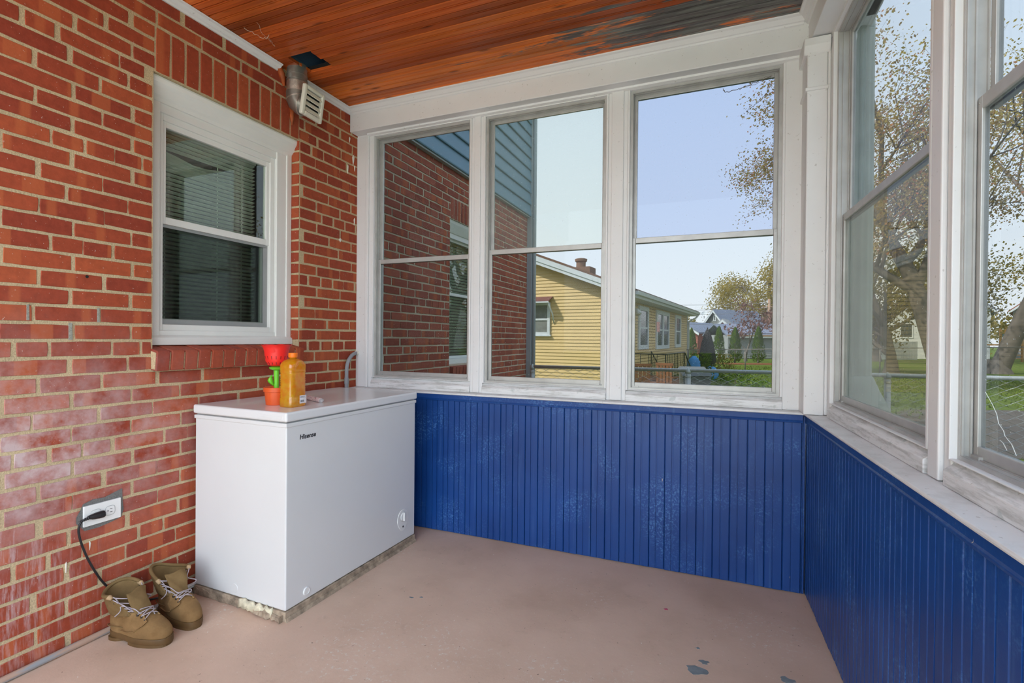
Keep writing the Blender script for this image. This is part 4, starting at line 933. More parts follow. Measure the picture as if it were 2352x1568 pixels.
cs = MB(); yz_ring(cs, a + .002, b - .002, za, zb - .10, .085, -.12, -.068, wbt=.05, wtp=.06); cs.build('casing', MT['vinyl'], w8, bevel=.003)
MB().prism([(-.115, zb - .11), (-.060, zb - .11), (-.045, zb - .08), (-.022, zb - .03), (-.016, zb - .002), (-.115, zb - .002)], 'y', a + .002, b - .002).build('crown_moulding', MT['vinyl'], w8)
for z0_, z1_, xx, nm in ((1.665, zb - .155, -.112, 'upper_sash'), (za + .05, 1.70, -.135, 'lower_sash')):
    sh_ = yz_ring(MB(), a + .085, b - .085, z0_, z1_, .028, xx - .012, xx + .012).build(nm, MT['vinyl'], w8, bevel=.002)
    MB().box(xx - .002, xx + .001, a + .11, b - .11, z0_ + .026, z1_ - .026).build('pane', MT['glass_house'], sh_)
for i in range(42): MB().prism([(-.20, za + .06 + i * .0305 - .008), (-.18, za + .06 + i * .0305 + .008), (-.18, za + .061 + i * .0305 + .008), (-.20, za + .061 + i * .0305 - .008)], 'y', a + .06, b - .06).build('slat', MT['blind'], w8)
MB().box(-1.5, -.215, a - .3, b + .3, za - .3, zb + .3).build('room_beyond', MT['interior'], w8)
# upper storey siding
MT['bluesiding'] = plain('blue_siding', (0.145, 0.275, 0.375), .45, 0, .06, 3); MT['fascia'] = plain('white_fascia', (0.62, 0.66, 0.68), .5, 0, .05); MT['greytrim'] = plain('grey_corner_trim', (0.42, 0.47, 0.50), .5, 0, .06)
us_ = struct(MB().box(-.5, .03, -5.1, 3.44, 2.90, 6.4).box(-6, -.5, 3.0, 3.44, 2.9, 6.4).build('wall_upper', MT['void']), 'blue clapboard upper storey above the outer brick wall', 'wall')  # unseen run behind the camera, its end placed to steer the sunlight
z = 2.868
while z < 6.3:
    MB().prism([(.03, z + .004), (.052, z), (.056, z + .010), (.034, z + .175), (.03, z + .175)], 'y', -5.1, 3.42).build('siding_board', MT['bluesiding'], us_); z += .152
MB().box(-.1, .04, .16, 3.42, 2.852, 2.869).build('drip_edge', MT['greytrim'], us_)
MB().box(-.02, .062, 3.415, 3.475, GZ, 6.4).build('corner_board', MT['greytrim'], us_); MB().box(.0, .012, 3.475, 3.50, GZ, 6.4)
MB().tube([(.085, 3.46, GZ), (.085, 3.46, 6.3)], .026, 10).build('downspout', MT['greytrim'], us_, smooth=True)
MB().box(-.5, .40, -5.2, 3.7, 6.38, 6.5).build('eave', MT['fascia'], us_)

# ---- fluted porch column outside the corner
MT['celadon'] = plain('grey_green_paint', (0.36, 0.41, 0.385), .6, 0, .12, 12)
cxy = RO + Matrix.Rotation(RZ, 3, 'Z') @ Vector((-.215, .185, 0))
def flute(i, a, r, z): return (r * (1 - .05 * (0.5 + .5 * math.cos(16 * a)) * (1 if 1 < i < 5 else 0)), z)
pc = thing('porch_column', 'grey-green fluted column outside the right hand window corner', 'column', (cxy.x, cxy.y, 0))
MB().lathe([(.090, .72), (.090, 1.06), (.090, 1.07), (.089, 2.0), (.087, 2.6), (.087, 2.9)], 96, fn=flute).build('shaft', MT['celadon'], pc, smooth=True, auto=30)
MB().lathe([(.175, .70), (.175, .88), (.155, .93), (.125, .99), (.104, 1.045), (.094, 1.065), (.086, 1.07)], 40).build('base', MT['celadon'], pc, smooth=True, auto=40)
MB().box(-.18, .18, -.18, .18, GZ, .70).build('pedestal', MT['celadon'], pc)

# ---- chain link fence
MT['galv'] = plain('galvanised_steel', (0.48, 0.50, 0.49), .45, .3, .12, 20); MT['oldgalv'] = plain('rusty_galvanised', (0.20, 0.19, 0.17), .6, .4, .3, 20)
def fence(name, label, p0, p1, zr0, zr1, h, posts, mat, pitch=.057, rw=.004, rr_=.021, group=None, mesh=True, barb=False):
    t = thing(name, label, 'fence', (0, 0, 0), 0, group); a, b = Vector((*p0, 0)), Vector((*p1, 0)); L = (b - a).length
    P = lambda s, z: a.lerp(b, s / L) + Vector((0, 0, z)); zr = lambda s: zr0 + (zr1 - zr0) * s / L
    MB().tube([P(0, zr(0)), P(L, zr(L))], rr_, 10).build('top_rail', mat, t, smooth=True)
    for s in posts:
        p_ = MB().tube([P(s, GZ - .1), P(s, zr(s) - .01)], rr_ * 1.45, 12).build('post', mat, t, smooth=True)
        MB().lathe([(rr_ * 1.6, -.035), (rr_ * 1.6, -.01), (rr_ * 1.2, .012), (rr_ * .5, .028), (0.004, .034)], 12, c=tuple(P(s, zr(s)))).build('post_cap', mat, p_, smooth=True)
        for zz in (.08, .45): MB().lathe([(rr_ * 1.62, 0), (rr_ * 1.62, .02)], 12, c=tuple(P(s, zr(s) - zz))).build('tension_band', mat, p_)
    if mesh:
        mb = MB(); n_ = int(L / pitch); m_ = int(h / (pitch / 1)); nrm = Vector((-(b - a).y, (b - a).x, 0)).normalized() * .003
        for i in range(n_):
            pts = []
            for k in range(m_ * 2 + 1): 
                s = (i + .5) * pitch + (pitch / 2 if (k + i) % 2 else -pitch / 2) * 1.04; pts.append(P(max(0, min(L, s)), zr(s) - .012 - k * pitch / 2 ) + nrm * (1 if k % 2 else -1))
            mb.tube(pts, rw / 2, 3, cap=False)
        mb.build('wire_mesh', mat, t, kind='stuff')
    return t
fence('chain_link_fence', 'galvanised chain link fence running just beyond the porch windows', (.10, 3.30), (8.5, 3.42), .880, .925, .75, (.03, 1.95, 3.88, 5.9, 8.0), MT['galv'], pitch=.072, rw=.0085)
fence('chain_link_fence', 'dark wire fence in the distance across the lawn', (1.0, 22.5), (16, 24.3), .78, 1.12, 1.0, (.1, 2.6, 5.2, 8.0, 11, 14), MT['oldgalv'], pitch=.10, rw=.005, rr_=.018)

# ---- yellow clapboard house
TH = math.radians(-5.8)
MT['yellow'] = plain('yellow_siding', (0.68, 0.49, 0.215), .55, 0, .05, 2); MT['yellowdark'] = plain('siding_shadow_gap', (0.16, 0.11, 0.04), .8)
MT['shingle'] = mk_mortar('brown_shingle', (0.23, 0.14, 0.105)); MT['glassdark'] = plain('dark_window_glass', (0.06, 0.075, 0.07), .12, 0, .3, 6); MT['curtain'] = plain('grey_curtain', (0.20, 0.21, 0.19), .8, 0, .3, 14)
MT['chimney'] = mk_mortar('chimney_clay', (0.30, 0.19, 0.13)); MT['awn'] = plain('maroon_awning', (0.16, 0.06, 0.06), .5)
yh = thing('yellow_house', 'single-storey yellow clapboard house with white trim behind the fence', 'house', (-.196, 11.554, 0), TH)
HWd, HL, EZ = 9.0, 11.75, 2.58
rake = lambda x: 2.60 + .385 * (.45 - x)
bodyp = [(-HWd, GZ - .1), (0, GZ - .1), (0, EZ), (-HWd / 2, rake(-HWd / 2) - .22), (-HWd, EZ)]
MB().prism(bodyp, 'y', .02, HL - .02).build('core', MT['yellowdark'], yh)
z = GZ; ex_ = .1005
while z < 4.2:
    xr = 0.0; zt = z + ex_
    if zt > EZ: xr = .45 - (zt + .16 - 2.60) / .385; xr = min(0.0, xr)
    xl = -HWd - xr
    if xr > xl + .1: MB().prism([(.02, z + .004), (-.012, z), (-.014, z + .012), (.004, z + ex_ + .004), (.02, z + ex_ + .004)], 'x', xl, xr).build('siding_board', MT['yellow'], yh)
    z += ex_
z = GZ
while z < EZ - .1:
    MB().prism([(-.02, z + .004), (.012, z), (.014, z + .012), (-.004, z + ex_ + .004), (-.02, z + ex_ + .004)], 'y', 0.0, HL).build('siding_board', MT['yellow'], yh); z += ex_
MB().box(-.10, .028, HL - .10, HL + .02, GZ, EZ).build('corner_board', MT['fascia'], yh); MB().box(-.05, .02, -.02, .05, GZ, EZ).build('corner_board', MT['yellow'], yh)
# roof
for s_ in (0, 1):
    pr = [(.47, rake(.47)), (-HWd / 2, rake(-HWd / 2)), (-HWd / 2, rake(-HWd / 2) + .09), (.50, rake(.50) + .07)]
    if s_: pr = [(-HWd - x, z) for x, z in pr]
    MB().prism(pr, 'y', -.34, HL + .34).build('roof_slope', MT['shingle'], yh)
    rk = [(.45, rake(.45) - .02), (-HWd / 2, rake(-HWd / 2) - .02), (-HWd / 2, rake(-HWd / 2) - .26), (.45, rake(.45) - .22)]
    if s_: rk = [(-HWd - x, z) for x, z in rk]
    MB().prism(rk, 'y', -.32, -.26).build('rake_board', MT['fascia'], yh)
    rk2 = [(x, z + (.03 if i < 2 else .10)) for i, (x, z) in enumerate(rk)]; MB().prism(rk2, 'y', -.345, -.32).build('rake_trim', MT['fascia'], yh)
MB().box(-.02, .45, -.3, HL + .32, 2.42, 2.46).build('soffit', MT['fascia'], yh)
MB().box(.42, .46, -.3, HL + .32, 2.44, 2.66).build('fascia', MT['fascia'], yh)
MB().prism([(.46, 2.50), (.545, 2.50), (.57, 2.60), (.46, 2.60)], 'y', -.2, HL + .32).build('gutter', MT['fascia'], yh)
MB().tube([(.50, HL + .2, 2.50), (.40, HL + .1, 2.34), (.07, HL - .02, 2.16), (.07, HL - .02, GZ)], .045, 8).build('downspout', MT['fascia'], yh, smooth=True)
MB().lathe([(.16, 0), (.16, .50), (.20, .52), (.21, .60), (.15, .62)], 14, c=(-1.95, 2.0, 3.35)).build('chimney_pot', MT['chimney'], yh)
MB().box(-2.30, -1.55, 1.75, 2.35, 2.9, 3.66).build('chimney_base', MT['chimney'], yh)
# gable window with awning
gw = MB(); gw.ring(-3.05, -2.18, 1.36, 2.36, .085, -.06, .0).build('window', MT['fascia'], yh, bevel=.004)
gwn = yh.children[-1]
MB().box(-2.98, -2.25, -.03, -.02, 1.43, 2.29).build('pane', MT['curtain'], gwn); MB().box(-2.98, -2.25, -.05, -.02, 1.81, 1.87).build('meeting_rail', MT['fascia'], gwn); MB().box(-3.10, -2.14, -.09, .0, 1.325, 1.365).build('window_sill', MT['fascia'], gwn)
MB().prism([(-.02, 2.50), (-.34, 2.36), (-.34, 2.39), (-.02, 2.54)], 'x', -3.1, -2.10).build('awning', MT['awn'], yh); MB().box(-3.1, -2.10, -.36, -.33, 2.33, 2.37).build('awning_bar', MT['fascia'], yh)
MB().tube([(-2.12, -.33, 2.36), (-2.08, -.28, 2.2), (-2.06, -.12, 2.0), (-2.06, -.02, 1.72)], .022, 8).build('awning_arm', MT['fascia'], yh, smooth=True)
# side windows
for (ya, yb, za, zb, n_) in ((1.95, 3.30, .93, 2.34, 1), (4.55, 6.95, .90, 2.34, 2), (8.35, 9.70, .92, 2.33, 1)):
    wf = MB(); yz_ring(wf, ya, yb, za, zb, .16, .0, .06, wbt=.14, wtp=.14)
    if n_ == 2: wf.box(0, .06, (ya + yb) / 2 - .10, (ya + yb) / 2 + .10, za, zb)
    wf = wf.build('window', MT['fascia'], yh)
    for k in range(n_):
        p0 = ya + .16 if k == 0 else (ya + yb) / 2 + .10; p1 = yb - .16 if (n_ == 1 or k == 1) else (ya + yb) / 2 - .10
        MB().box(.018, .024, p0, p1, za + .1, zb - .1).build('pane', MT['glassdark'], wf); MB().box(.024, .045, p0, p1, (za + zb) / 2 - .03, (za + zb) / 2 + .03).build('meeting_rail', MT['fascia'], wf)
MB().tube([(.02, 1.15, 2.15), (.18, 1.15, 2.15), (.24, 1.1, 2.02)], [.04, .06, .10], 10).build('wall_lamp', MT['fascia'], yh, smooth=True)
# stoop with iron railing
MT['iron'] = plain('black_iron', (0.016, 0.015, 0.015), .5); MT['step'] = plain('red_step', (0.25, 0.11, 0.06), .8, 0, .2)
sp = thing('stoop', 'low red stoop with black iron railings at the yellow house', 'stoop', (-.196, 11.554, 0), TH)
MB().box(.03, 1.25, .2, 3.6, GZ, .02).build('landing', MT['step'], sp); MB().box(.03, 1.25, 3.6, 3.95, GZ, -.12).build('step', MT['step'], sp)
def rail(nm, a, b, n_):
    a, b = Vector(a), Vector(b); r_ = MB().tube([a + Vector((0, 0, .82)), b + Vector((0, 0, .82))], .018, 6).build(nm, MT['iron'], sp)
    MB().tube([a + Vector((0, 0, .08)), b + Vector((0, 0, .08))], .010, 6).build('lower_bar', MT['iron'], r_)
    for i in range(n_ + 1):
        p = a.lerp(b, i / n_); MB().tube([p, p + Vector((0, 0, .82))], .016 if i in (0, n_) else .008, 5).build('baluster', MT['iron'], r_)
        if 0 < i < n_ and i % 2: MB().tube([p + Vector((0, 0, .3)) + (b - a).normalized() * (.05 * math.sin(q * .9)) + Vector((0, 0, .04 * q)) for q in range(7)], .007, 4).build('scroll', MT['iron'], r_)
rail('railing', (1.22, .22, .02), (1.22, 3.4, .02), 12); rail('railing', (1.22, 3.4, .02), (1.22, 5.1, -.72), 6); rail('railing', (.12, 3.4, .02), (.12, 5.1, -.72), 6); rail('railing', (.05, .22, .02), (1.22, .22, .02), 5)
# garden chairs on the stoop
MT['wood'] = plain('orange_wood', (0.20, 0.075, 0.028), .6, 0, .25, 20)
def gchair(loc, rz, label):
    t = thing('garden_chair', label, 'chair', loc, rz, 'wooden garden chairs')
    for i in range(5): MB().box(-.24, .24, -.22 + i * .095, -.145 + i * .095, .40, .42).build('seat_slat', MT['wood'], t)
    for i in range(5): MB().box(-.22 + i * .095, -.15 + i * .095, .24, .26, .42, .92).build('back_slat', MT['wood'], t)
    MB().box(-.25, .25, .235, .265, .90, .96).build('top_rail', MT['wood'], t)
    for x in (-.23, .23):
        for y in (-.2, .25): MB().box(x - .02, x + .02, y - .02, y + .02, 0, .42 if y > 0 else .60).build('leg', MT['wood'], t)
        MB().box(x - .03, x + .03, -.24, .28, .60, .625).build('armrest', MT['wood'], t)
gchair((.62, 9.4, GZ), math.radians(200), 'wooden garden chair left of the other, by the stoop railing')
gchair((1.30, 10.1, GZ), math.radians(150), 'wooden garden chair nearer the grey bin by the fence')
# grey bin
MT['bin'] = plain('dark_grey_plastic', (0.11, 0.115, 0.12), .5, 0, .1)
gb = thing('wheelie_bin', 'dark grey bin with slanted lid behind the chain link fence', 'bin', (1.98, 6.9, GZ), math.radians(12))
MB().loft([[(-.19, -.22, 0.02), (.19, -.22, .02), (.19, .22, .02), (-.19, .22, .02)], [(-.24, -.28, .88), (.24, -.28, .88), (.24, .28, .98), (-.24, .28, .98)]], caps=True).build('bin_body', MT['bin'], gb, bevel=.02)
MB().loft([[(-.26, -.31, .885), (.26, -.31, .885), (.26, .31, .985), (-.26, .31, .985)], [(-.22, -.25, .94), (.22, -.25, .94), (.22, .27, 1.03), (-.22, .27, 1.03)]], caps=True).build('bin_lid', MT['bin'], gb, bevel=.01)
for x in (-.2, .2): MB().lathe([(.09, -.03), (.09, .03)], 14).xf(Matrix.Translation((x, .24, .09)) @ rx).build('wheel', MT['black'], gb)
# covered umbrella
MT['cover'] = plain('black_fabric', (0.022, 0.022, 0.024), .8, 0, .3, 18)
um = thing('patio_umbrella', 'closed black covered patio umbrella among the garden shrubs', 'umbrella', (2.0, 18.6, GZ))
MB().lathe([(.20, .45), (.30, .70), (.28, .95), (.22, 1.35), (.13, 1.72), (.06, 1.90), (.02, 1.98)], 40, fn=lambda i, a, r, z: (r * (1 + .14 * math.cos(9 * a + i * .3)), z + .03 * math.sin(5 * a) * (1 if i == 0 else 0))).build('cover', MT['cover'], um, smooth=True)
MB().tube([(0, 0, .05), (0, 0, 2.03)], .022, 8).build('pole', MT['iron'], um); MB().lathe([(.26, 0), (.26, .06), (.08, .09)], 16).build('base', MT['iron'], um)
# blue tarp bundles
MT['tarp'] = plain('blue_tarp', (0.05, 0.27, 0.62), .45, 0, .3, 6)
def lump(name, label, loc, sx, sy, sz, mat, seed, cat, n=14, group=None):
    rr = random.Random(seed); rings = []
    for i in range(9):
        q = i / 8; r = math.sin(math.pi * min(.98, .10 + q * .88)) ** .6
        rings.append([(sx * r * math.cos(a) * (1 + rr.uniform(-.18, .18)), sy * r * math.sin(a) * (1 + rr.uniform(-.18, .18)), sz * q) for a in [2 * math.pi * j / n for j in range(n)]])
    o = MB().loft(rings, caps=True).build(name, mat, smooth=True, loc=loc); tag(o, label, cat, group); return o
lump('blue_tarp', 'crumpled bright blue tarp left of the black umbrella', (1.55, 17.6, GZ), .28, .25, .92, MT['tarp'], 1, 'tarp')
lump('blue_tarp', 'low crumpled blue tarp right of the black umbrella base', (2.16, 17.6, GZ), .26, .25, .55, MT['tarp'], 2, 'tarp')
# clothesline and towel
MT['towel'] = plain('pink_towel', (0.72, 0.36, 0.33), .9, 0, .1); MT['wire'] = plain('grey_wire', (0.20, 0.20, 0.20), .6)
def wire(label, a, b, sag, r=.008, nm='overhead_wire', cat='wire', grp=None):
    a, b = Vector(a), Vector(b); o = MB().tube([a.lerp(b, i / 16) - Vector((0, 0, sag * 4 * (i / 16) * (1 - i / 16))) for i in range(17)], r, 4).build(nm, MT['wire']); tag(o, label, cat, grp); return o
wire('white clothesline strung along the yellow house wall', (.20, 9.9, 1.72), (2.6, 24.8, 2.05), .03, .006, 'clothesline', 'line')
tw = MB().loft([[(x, y, z) for x, y, z in ((.0, 0, -.004), (.02, .10, .0), (.035, .2, .0), (.05, .30, .004))], [(x, y, z) for x, y, z in ((.01, 0, -.28), (.03, .12, -.31), (.03, .2, -.26), (.05, .29, -.30))]], closed=False).build('towel', MT['towel'], loc=(.735, 12.1, 1.765)); m_ = tw.modifiers.new('s', 'SOLIDIFY'); m_.thickness = .012
tag(tw, 'pale pink towel hanging on the clothesline', 'towel')

# ---- trees and shrubs
def mk_leaf(name, pal, trans=.35):
    m = bpy.data.materials.new(name); m.use_nodes = True; nt = m.node_tree; nt.nodes.clear(); out = nt.nodes.new('ShaderNodeOutputMaterial')
    rnd = nt.nodes.new('ShaderNodeNewGeometry').outputs['Random Per Island']; c = ramp(nt, rnd, pal)
    d = nd(nt, 'ShaderNodeBsdfDiffuse', {'Color': c}).outputs[0]; t_ = nd(nt, 'ShaderNodeBsdfTranslucent', {'Color': c}).outputs[0]
    nt.links.new(nd(nt, 'ShaderNodeMixShader', {0: trans, 1: d, 2: t_}).outputs[0], out.inputs[0]); return m
MT['maple'] = mk_leaf('spring_maple_leaf', [(0, (0.30, 0.20, 0.10)), (.35, (0.46, 0.33, 0.14)), (.6, (0.42, 0.37, 0.11)), (.85, (0.52, 0.34, 0.14)), (1, (0.62, 0.24, 0.13))], .5)
MT['yellowleaf'] = mk_leaf('yellow_green_leaf', [(0, (0.26, 0.21, 0.05)), (.5, (0.42, 0.32, 0.07)), (1, (0.52, 0.40, 0.11))], .5)
MT['olive'] = mk_leaf('olive_leaf', [(0, (0.14, 0.13, 0.03)), (.5, (0.27, 0.23, 0.055)), (1, (0.40, 0.29, 0.085))], .5)
MT['arbor'] = mk_leaf('arborvitae_spray', [(0, (0.035, 0.075, 0.012)), (.5, (0.09, 0.16, 0.022)), (1, (0.17, 0.26, 0.04))], .2)
MT['shrub'] = mk_leaf('shrub_leaf', [(0, (0.04, 0.09, 0.01)), (.5, (0.09, 0.17, 0.02)), (1, (0.20, 0.26, 0.05))])
MT['plum'] = mk_leaf('plum_leaf', [(0, (0.14, 0.06, 0.05)), (.5, (0.24, 0.12, 0.10)), (1, (0.38, 0.22, 0.20))])
MT['bark'] = mk_mortar('grey_bark', (0.20, 0.175, 0.15))
def leaf_quads(mb, p, n, spread, size, rr):
    for _ in range(n):
        c_ = Vector(p) + Vector((rr.gauss(0, spread), rr.gauss(0, spread), rr.gauss(0, spread * .8)))
        u = Vector((rr.uniform(-1, 1), rr.uniform(-1, 1), rr.uniform(-1, 1))); u.normalize(); v = u.orthogonal().normalized(); w = u.cross(v)
        s = size * rr.uniform(.6, 1.35)
        mb.add([c_ - v * s, c_ + w * s * .55, c_ + v * s, c_ - w * s * .55], [(0, 1, 2, 3)])
def tree(name, label, base, h, r, seed, leafmat, crown=1.0, nleaf=6, lsize=.12, lean=(0, 0), first=.25, levels=4, group=None, cat='tree', spread=.35, kids=(3, 5), fork=.75):
    rr = random.Random(seed); t = thing(name, label, cat, base, 0, group); wood = MB(); fol = MB(); tips = []
    def grow(p, d, L, rad, lev):
        k = 5 if lev < 2 else 3; pts = [p.copy()]; q = p.copy(); dd = d.copy()
        for i in range(k):
            dd = (dd + Vector((rr.gauss(0, .13), rr.gauss(0, .13), rr.gauss(0, .08) + (.05 if lev else 0)))).normalized(); q = q + dd * (L / k); pts.append(q.copy())
        rs = [rad * (1 - .62 * i / k) for i in range(k + 1)]
        wood.tube(pts, rs, 7 if lev == 0 else (5 if lev == 1 else 3), cap=False)
        if lev >= levels - 1: tips.extend(pts[1:])
        if lev < levels:
            n_ = rr.randint(*kids) + (2 if lev == 0 else 0)
            for j in range(n_):
                f = rr.uniform(first if lev == 0 else .3, 1.0); i0 = min(k - 1, int(f * k)); pp_ = pts[i0].lerp(pts[i0 + 1], f * k - i0)
                ax = dd.orthogonal().normalized(); ax.rotate(Matrix.Rotation(rr.uniform(0, 6.283), 3, dd)); nd_ = (dd * (1 - fork * .5) + ax * fork * crown).normalized()
                grow(pp_, nd_, L * rr.uniform(.5, .72), max(.006, rs[i0] * .58), lev + 1)
    grow(Vector((0, 0, -.1)), Vector((lean[0], lean[1], 1)).normalized(), h * .55, r, 0)
    for p in tips: leaf_quads(fol, p, nleaf, spread, lsize, rr)
    wood.lathe([(r * 1.7, -.1), (r * 1.25, .25), (r * 1.02, .7)], 9, cap0=False, cap1=False)
    wood.build('trunk', MT['bark'], t, smooth=True); fol.build('foliage', leafmat, t, kind='stuff')
    return t
tree('maple_tree', 'large spreading maple whose leaning limb crosses the right hand window', (9.3, 17.4, GZ), 12.0, .36, 11, MT['maple'], .72, 20, .050, (-.10, .02), .22, 4, None, spread=.30)
tree('maple_tree', 'tall grey-trunked tree on the lawn in the nearest right hand window', (15.2, 29.2, GZ), 19.0, .42, 23, MT['yellowleaf'], 1.0, 13, .075, (0, 0), .20, 4, None, spread=.45)
tree('maple_tree', 'bronze-leaved tree standing between the pale house and the lawn', (13.8, 44, GZ), 17.0, .30, 31, MT['olive'], .9, 12, .11, (0.02, 0), .12, 4, None, spread=.6)
tree('maple_tree', 'olive-leaved tree filling the lower right hand pane', (9.9, 25.5, GZ), 9.0, .24, 37, MT['olive'], .8, 14, .075, (0, 0), .10, 4, None, spread=.4)
tree('maple_tree', 'broad yellow-green tree rising above the grey shed', (9.2, 80, GZ), 19.0, .5, 41, MT['yellowleaf'], 1.2, 24, .15, (0, 0), .25, 4, None, spread=.8)
tree('maple_tree', 'distant golden tree behind the nearest trunk', (31, 40, GZ), 12.0, .30, 43, MT['yellowleaf'], 1.0, 12, .13, (0, 0), .15, 4, None, spread=.8)
tree('plum_tree', 'small plum tree with purple leaves in front of the shed', (4.3, 37.6, GZ), 5.0, .09, 51, MT['plum'], .8, 3, .10, (.05, 0), .15, 3, None, spread=.22)
for i, (x, y, h, lb) in enumerate(((.75, 33.2, 2.2, 'first arborvitae, at the corner of the yellow house'), (2.48, 33.9, 2.35, 'arborvitae just right of the black umbrella'), (3.5, 34.3, 2.3, 'arborvitae in the middle of the hedge, before the plum tree'), (4.95, 34.9, 2.35, 'arborvitae left of the window edge, before the grey shed wall'), (6.4, 35.5, 2.3, 'rightmost arborvitae, at the edge of the window'))):
    t = thing('arborvitae', lb, 'shrub', (x, y, GZ), 0, 'arborvitae hedge'); fol = MB(); rr = random.Random(60 + i)
    MB().tube([(0, 0, 0), (0, 0, h * .8)], [.07, .02], 6).build('trunk', MT['bark'], t)
    for _ in range(900):
        q = rr.random() ** .8; rad = .52 * (1 - q) ** .55 * min(1, .55 + q * 3) * rr.uniform(.75, 1.05); a = rr.uniform(0, 6.283); s = .10 * rr.uniform(.6, 1.2); p = Vector((rad * math.cos(a), rad * math.sin(a), .05 + q * h)); o_ = Vector((-math.sin(a), math.cos(a), 0)); 
        fol.add([p - o_ * s * .5, p + o_ * s * .5, p + Vector((rad * .12 * math.cos(a), rad * .12 * math.sin(a), s * 1.5))], [(0, 1, 2)])
    fol.build('foliage', MT['arbor'], t, kind='stuff')
for i, (x, y, sx, h, lb, mt) in enumerate(((2.0, 17.0, .28, 1.0, 'bright green shrub at the yellow house corner', 'shrub'), (2.95, 15.6, .70, .50, 'low weedy shrub in front of the blue tarps', 'shrub'), (3.5, 12.5, 1.0, .35, 'flat leafy clump on the lawn behind the fence', 'shrub'), (2.6, 20.5, .6, .9, 'loose leafy shrub right of the umbrella', 'olive'))):
    t = thing('shrub', lb, 'shrub', (x, y, GZ)); fol = MB(); rr = random.Random(80 + i)
    for k in range(5): MB().tube([(0, 0, 0), (rr.uniform(-.5, .5) * sx, rr.uniform(-.5, .5) * sx, h * .7)], [.012, .005], 4).build('stem', MT['bark'], t)
    for _ in range(500):
        a = rr.uniform(0, 6.283); q = rr.random() ** .5; z = rr.random() * h; leaf_quads(fol, (sx * q * math.cos(a) * (1 - .4 * z / h), sx * q * math.sin(a) * (1 - .4 * z / h), z + .03), 1, .03, .05, rr)
    fol.build('foliage', MT[mt], t, kind='stuff')
# distant wooded hill: individual crowns
hr = random.Random(90)
for i in range(12):
    x = (-4 + i * 7.2 if i < 4 else 28 + (i - 4) * 7.3) + hr.uniform(-.2, .2); t = thing('hill_tree', 'rounded spring tree in the belt of woods on the horizon', 'tree', (x, 118 + 5 * (i % 3), GZ), 0, 'trees on the horizon'); fol = MB(); h = hr.uniform(6.5, 9)
    MB().tube([(0, 0, 0), (0, 0, h * .6)], [.3, .1], 6).build('trunk', MT['bark'], t)
    for _ in range(420):
        v = Vector((hr.gauss(0, 1), hr.gauss(0, 1), hr.gauss(0, 1))).normalized() * hr.uniform(.6, 1); leaf_quads(fol, (v.x * 3.4, v.y * 3.0, h * .55 + v.z * h * .45), 1, .2, .42, hr)
    fol.build('foliage', MT['yellowleaf' if i % 2 else 'olive'], t, kind='stuff')
# ---- far buildings
MT['slate'] = plain('blue_grey_roof', (0.17, 0.20, 0.27), .7, 0, .15, 3); MT['greysiding'] = plain('grey_siding', (0.30, 0.31, 0.32), .6, 0, .1, 3); MT['darkgrey'] = plain('dark_grey_siding', (0.19, 0.21, 0.20), .6, 0, .1, 3); MT['farbrick'] = plain('far_brick', (0.30, 0.10, 0.07), .8, 0, .2, 8); MT['solar'] = plain('solar_panel', (0.14, 0.15, 0.22), .2, 0, .1, 3); MT['tanroof'] = plain('tan_roof_edge', (0.42, 0.27, 0.18), .8)
def gable_house(name, label, loc, rz, wx, ly, eave, ridge, wall, roof, wins=(), ov=.35):
    t = thing(name, label, 'house', loc, rz)
    MB().prism([(-wx / 2, GZ - .2), (wx / 2, GZ - .2), (wx / 2, eave), (0, ridge), (-wx / 2, eave)], 'y', 0, ly).build('walls', wall, t)
    sl = (ridge - eave) / (wx / 2)
    for s_ in (-1, 1):
        MB().prism([(0, ridge + .02), (s_ * (wx / 2 + ov), eave - sl * ov + .02), (s_ * (wx / 2 + ov), eave - sl * ov + .18), (0, ridge + .2)], 'y', -ov, ly + ov).build('roof_slope', roof, t)
        MB().prism([(0, ridge - .16), (s_ * (wx / 2 + ov), eave - sl * ov - .16), (s_ * (wx / 2 + ov), eave - sl * ov + .06), (0, ridge + .08)], 'y', -ov - .05, -ov).build('rake_board', MT['fascia'], t)
    for (xa, xb, za, zb) in wins:
        w_ = MB().ring(xa, xb, za, zb, .10, -.06, .0).build('window', MT['fascia'], t); MB().box(xa + .1, xb - .1, -.02, -.005, za + .1, zb - .1).build('pane', MT['glassdark'], w_)
    return t
gable_house('grey_house', 'far blue-roofed house with a grey gable and satellite dish', (2.1, 60.5, 0), math.radians(-38), 3.4, 7.5, 2.7, 4.7, MT['darkgrey'], MT['slate'], ((-.45, .45, 1.6, 2.5), (-.18, .18, 3.5, 4.2)))
dsh = thing('satellite_dish', 'small white satellite dish on the blue roof', 'dish', (.9, 61.0, 4.35)); MB().lathe([(.02, 0), (.15, .02), (.26, .07), (.30, .11)], 16, cap1=False).xf(Matrix.Rotation(math.radians(60), 4, 'X')).build('dish', MT['fascia'], dsh); MB().tube([(0, 0, 0), (0, .1, -.5)], .03, 6).build('arm', MT['iron'], dsh)
gable_house('brick_house', 'far brick and white house just past the yellow house corner', (-.9, 54, 0), math.radians(-30), 3.2, 5, 2.1, 3.0, MT['farbrick'], MT['slate'], ((.3, 1.0, .5, 1.4),))
sh_ = thing('grey_shed', 'long grey garage with solar panels on its low roof behind the hedge', 'shed', (3.2, 42.9, 0), math.radians(21))
MB().box(0, 9, 0, 5, GZ - .2, 1.72).build('walls', MT['greysiding'], sh_)
for i in range(14): MB().prism([(-.01, -.2 + i * .14), (-.05, -.21 + i * .14), (-.02, -.07 + i * .14), (-.01, -.07 + i * .14)], 'x', 0, 9).build('siding_board', MT['greysiding'], sh_)
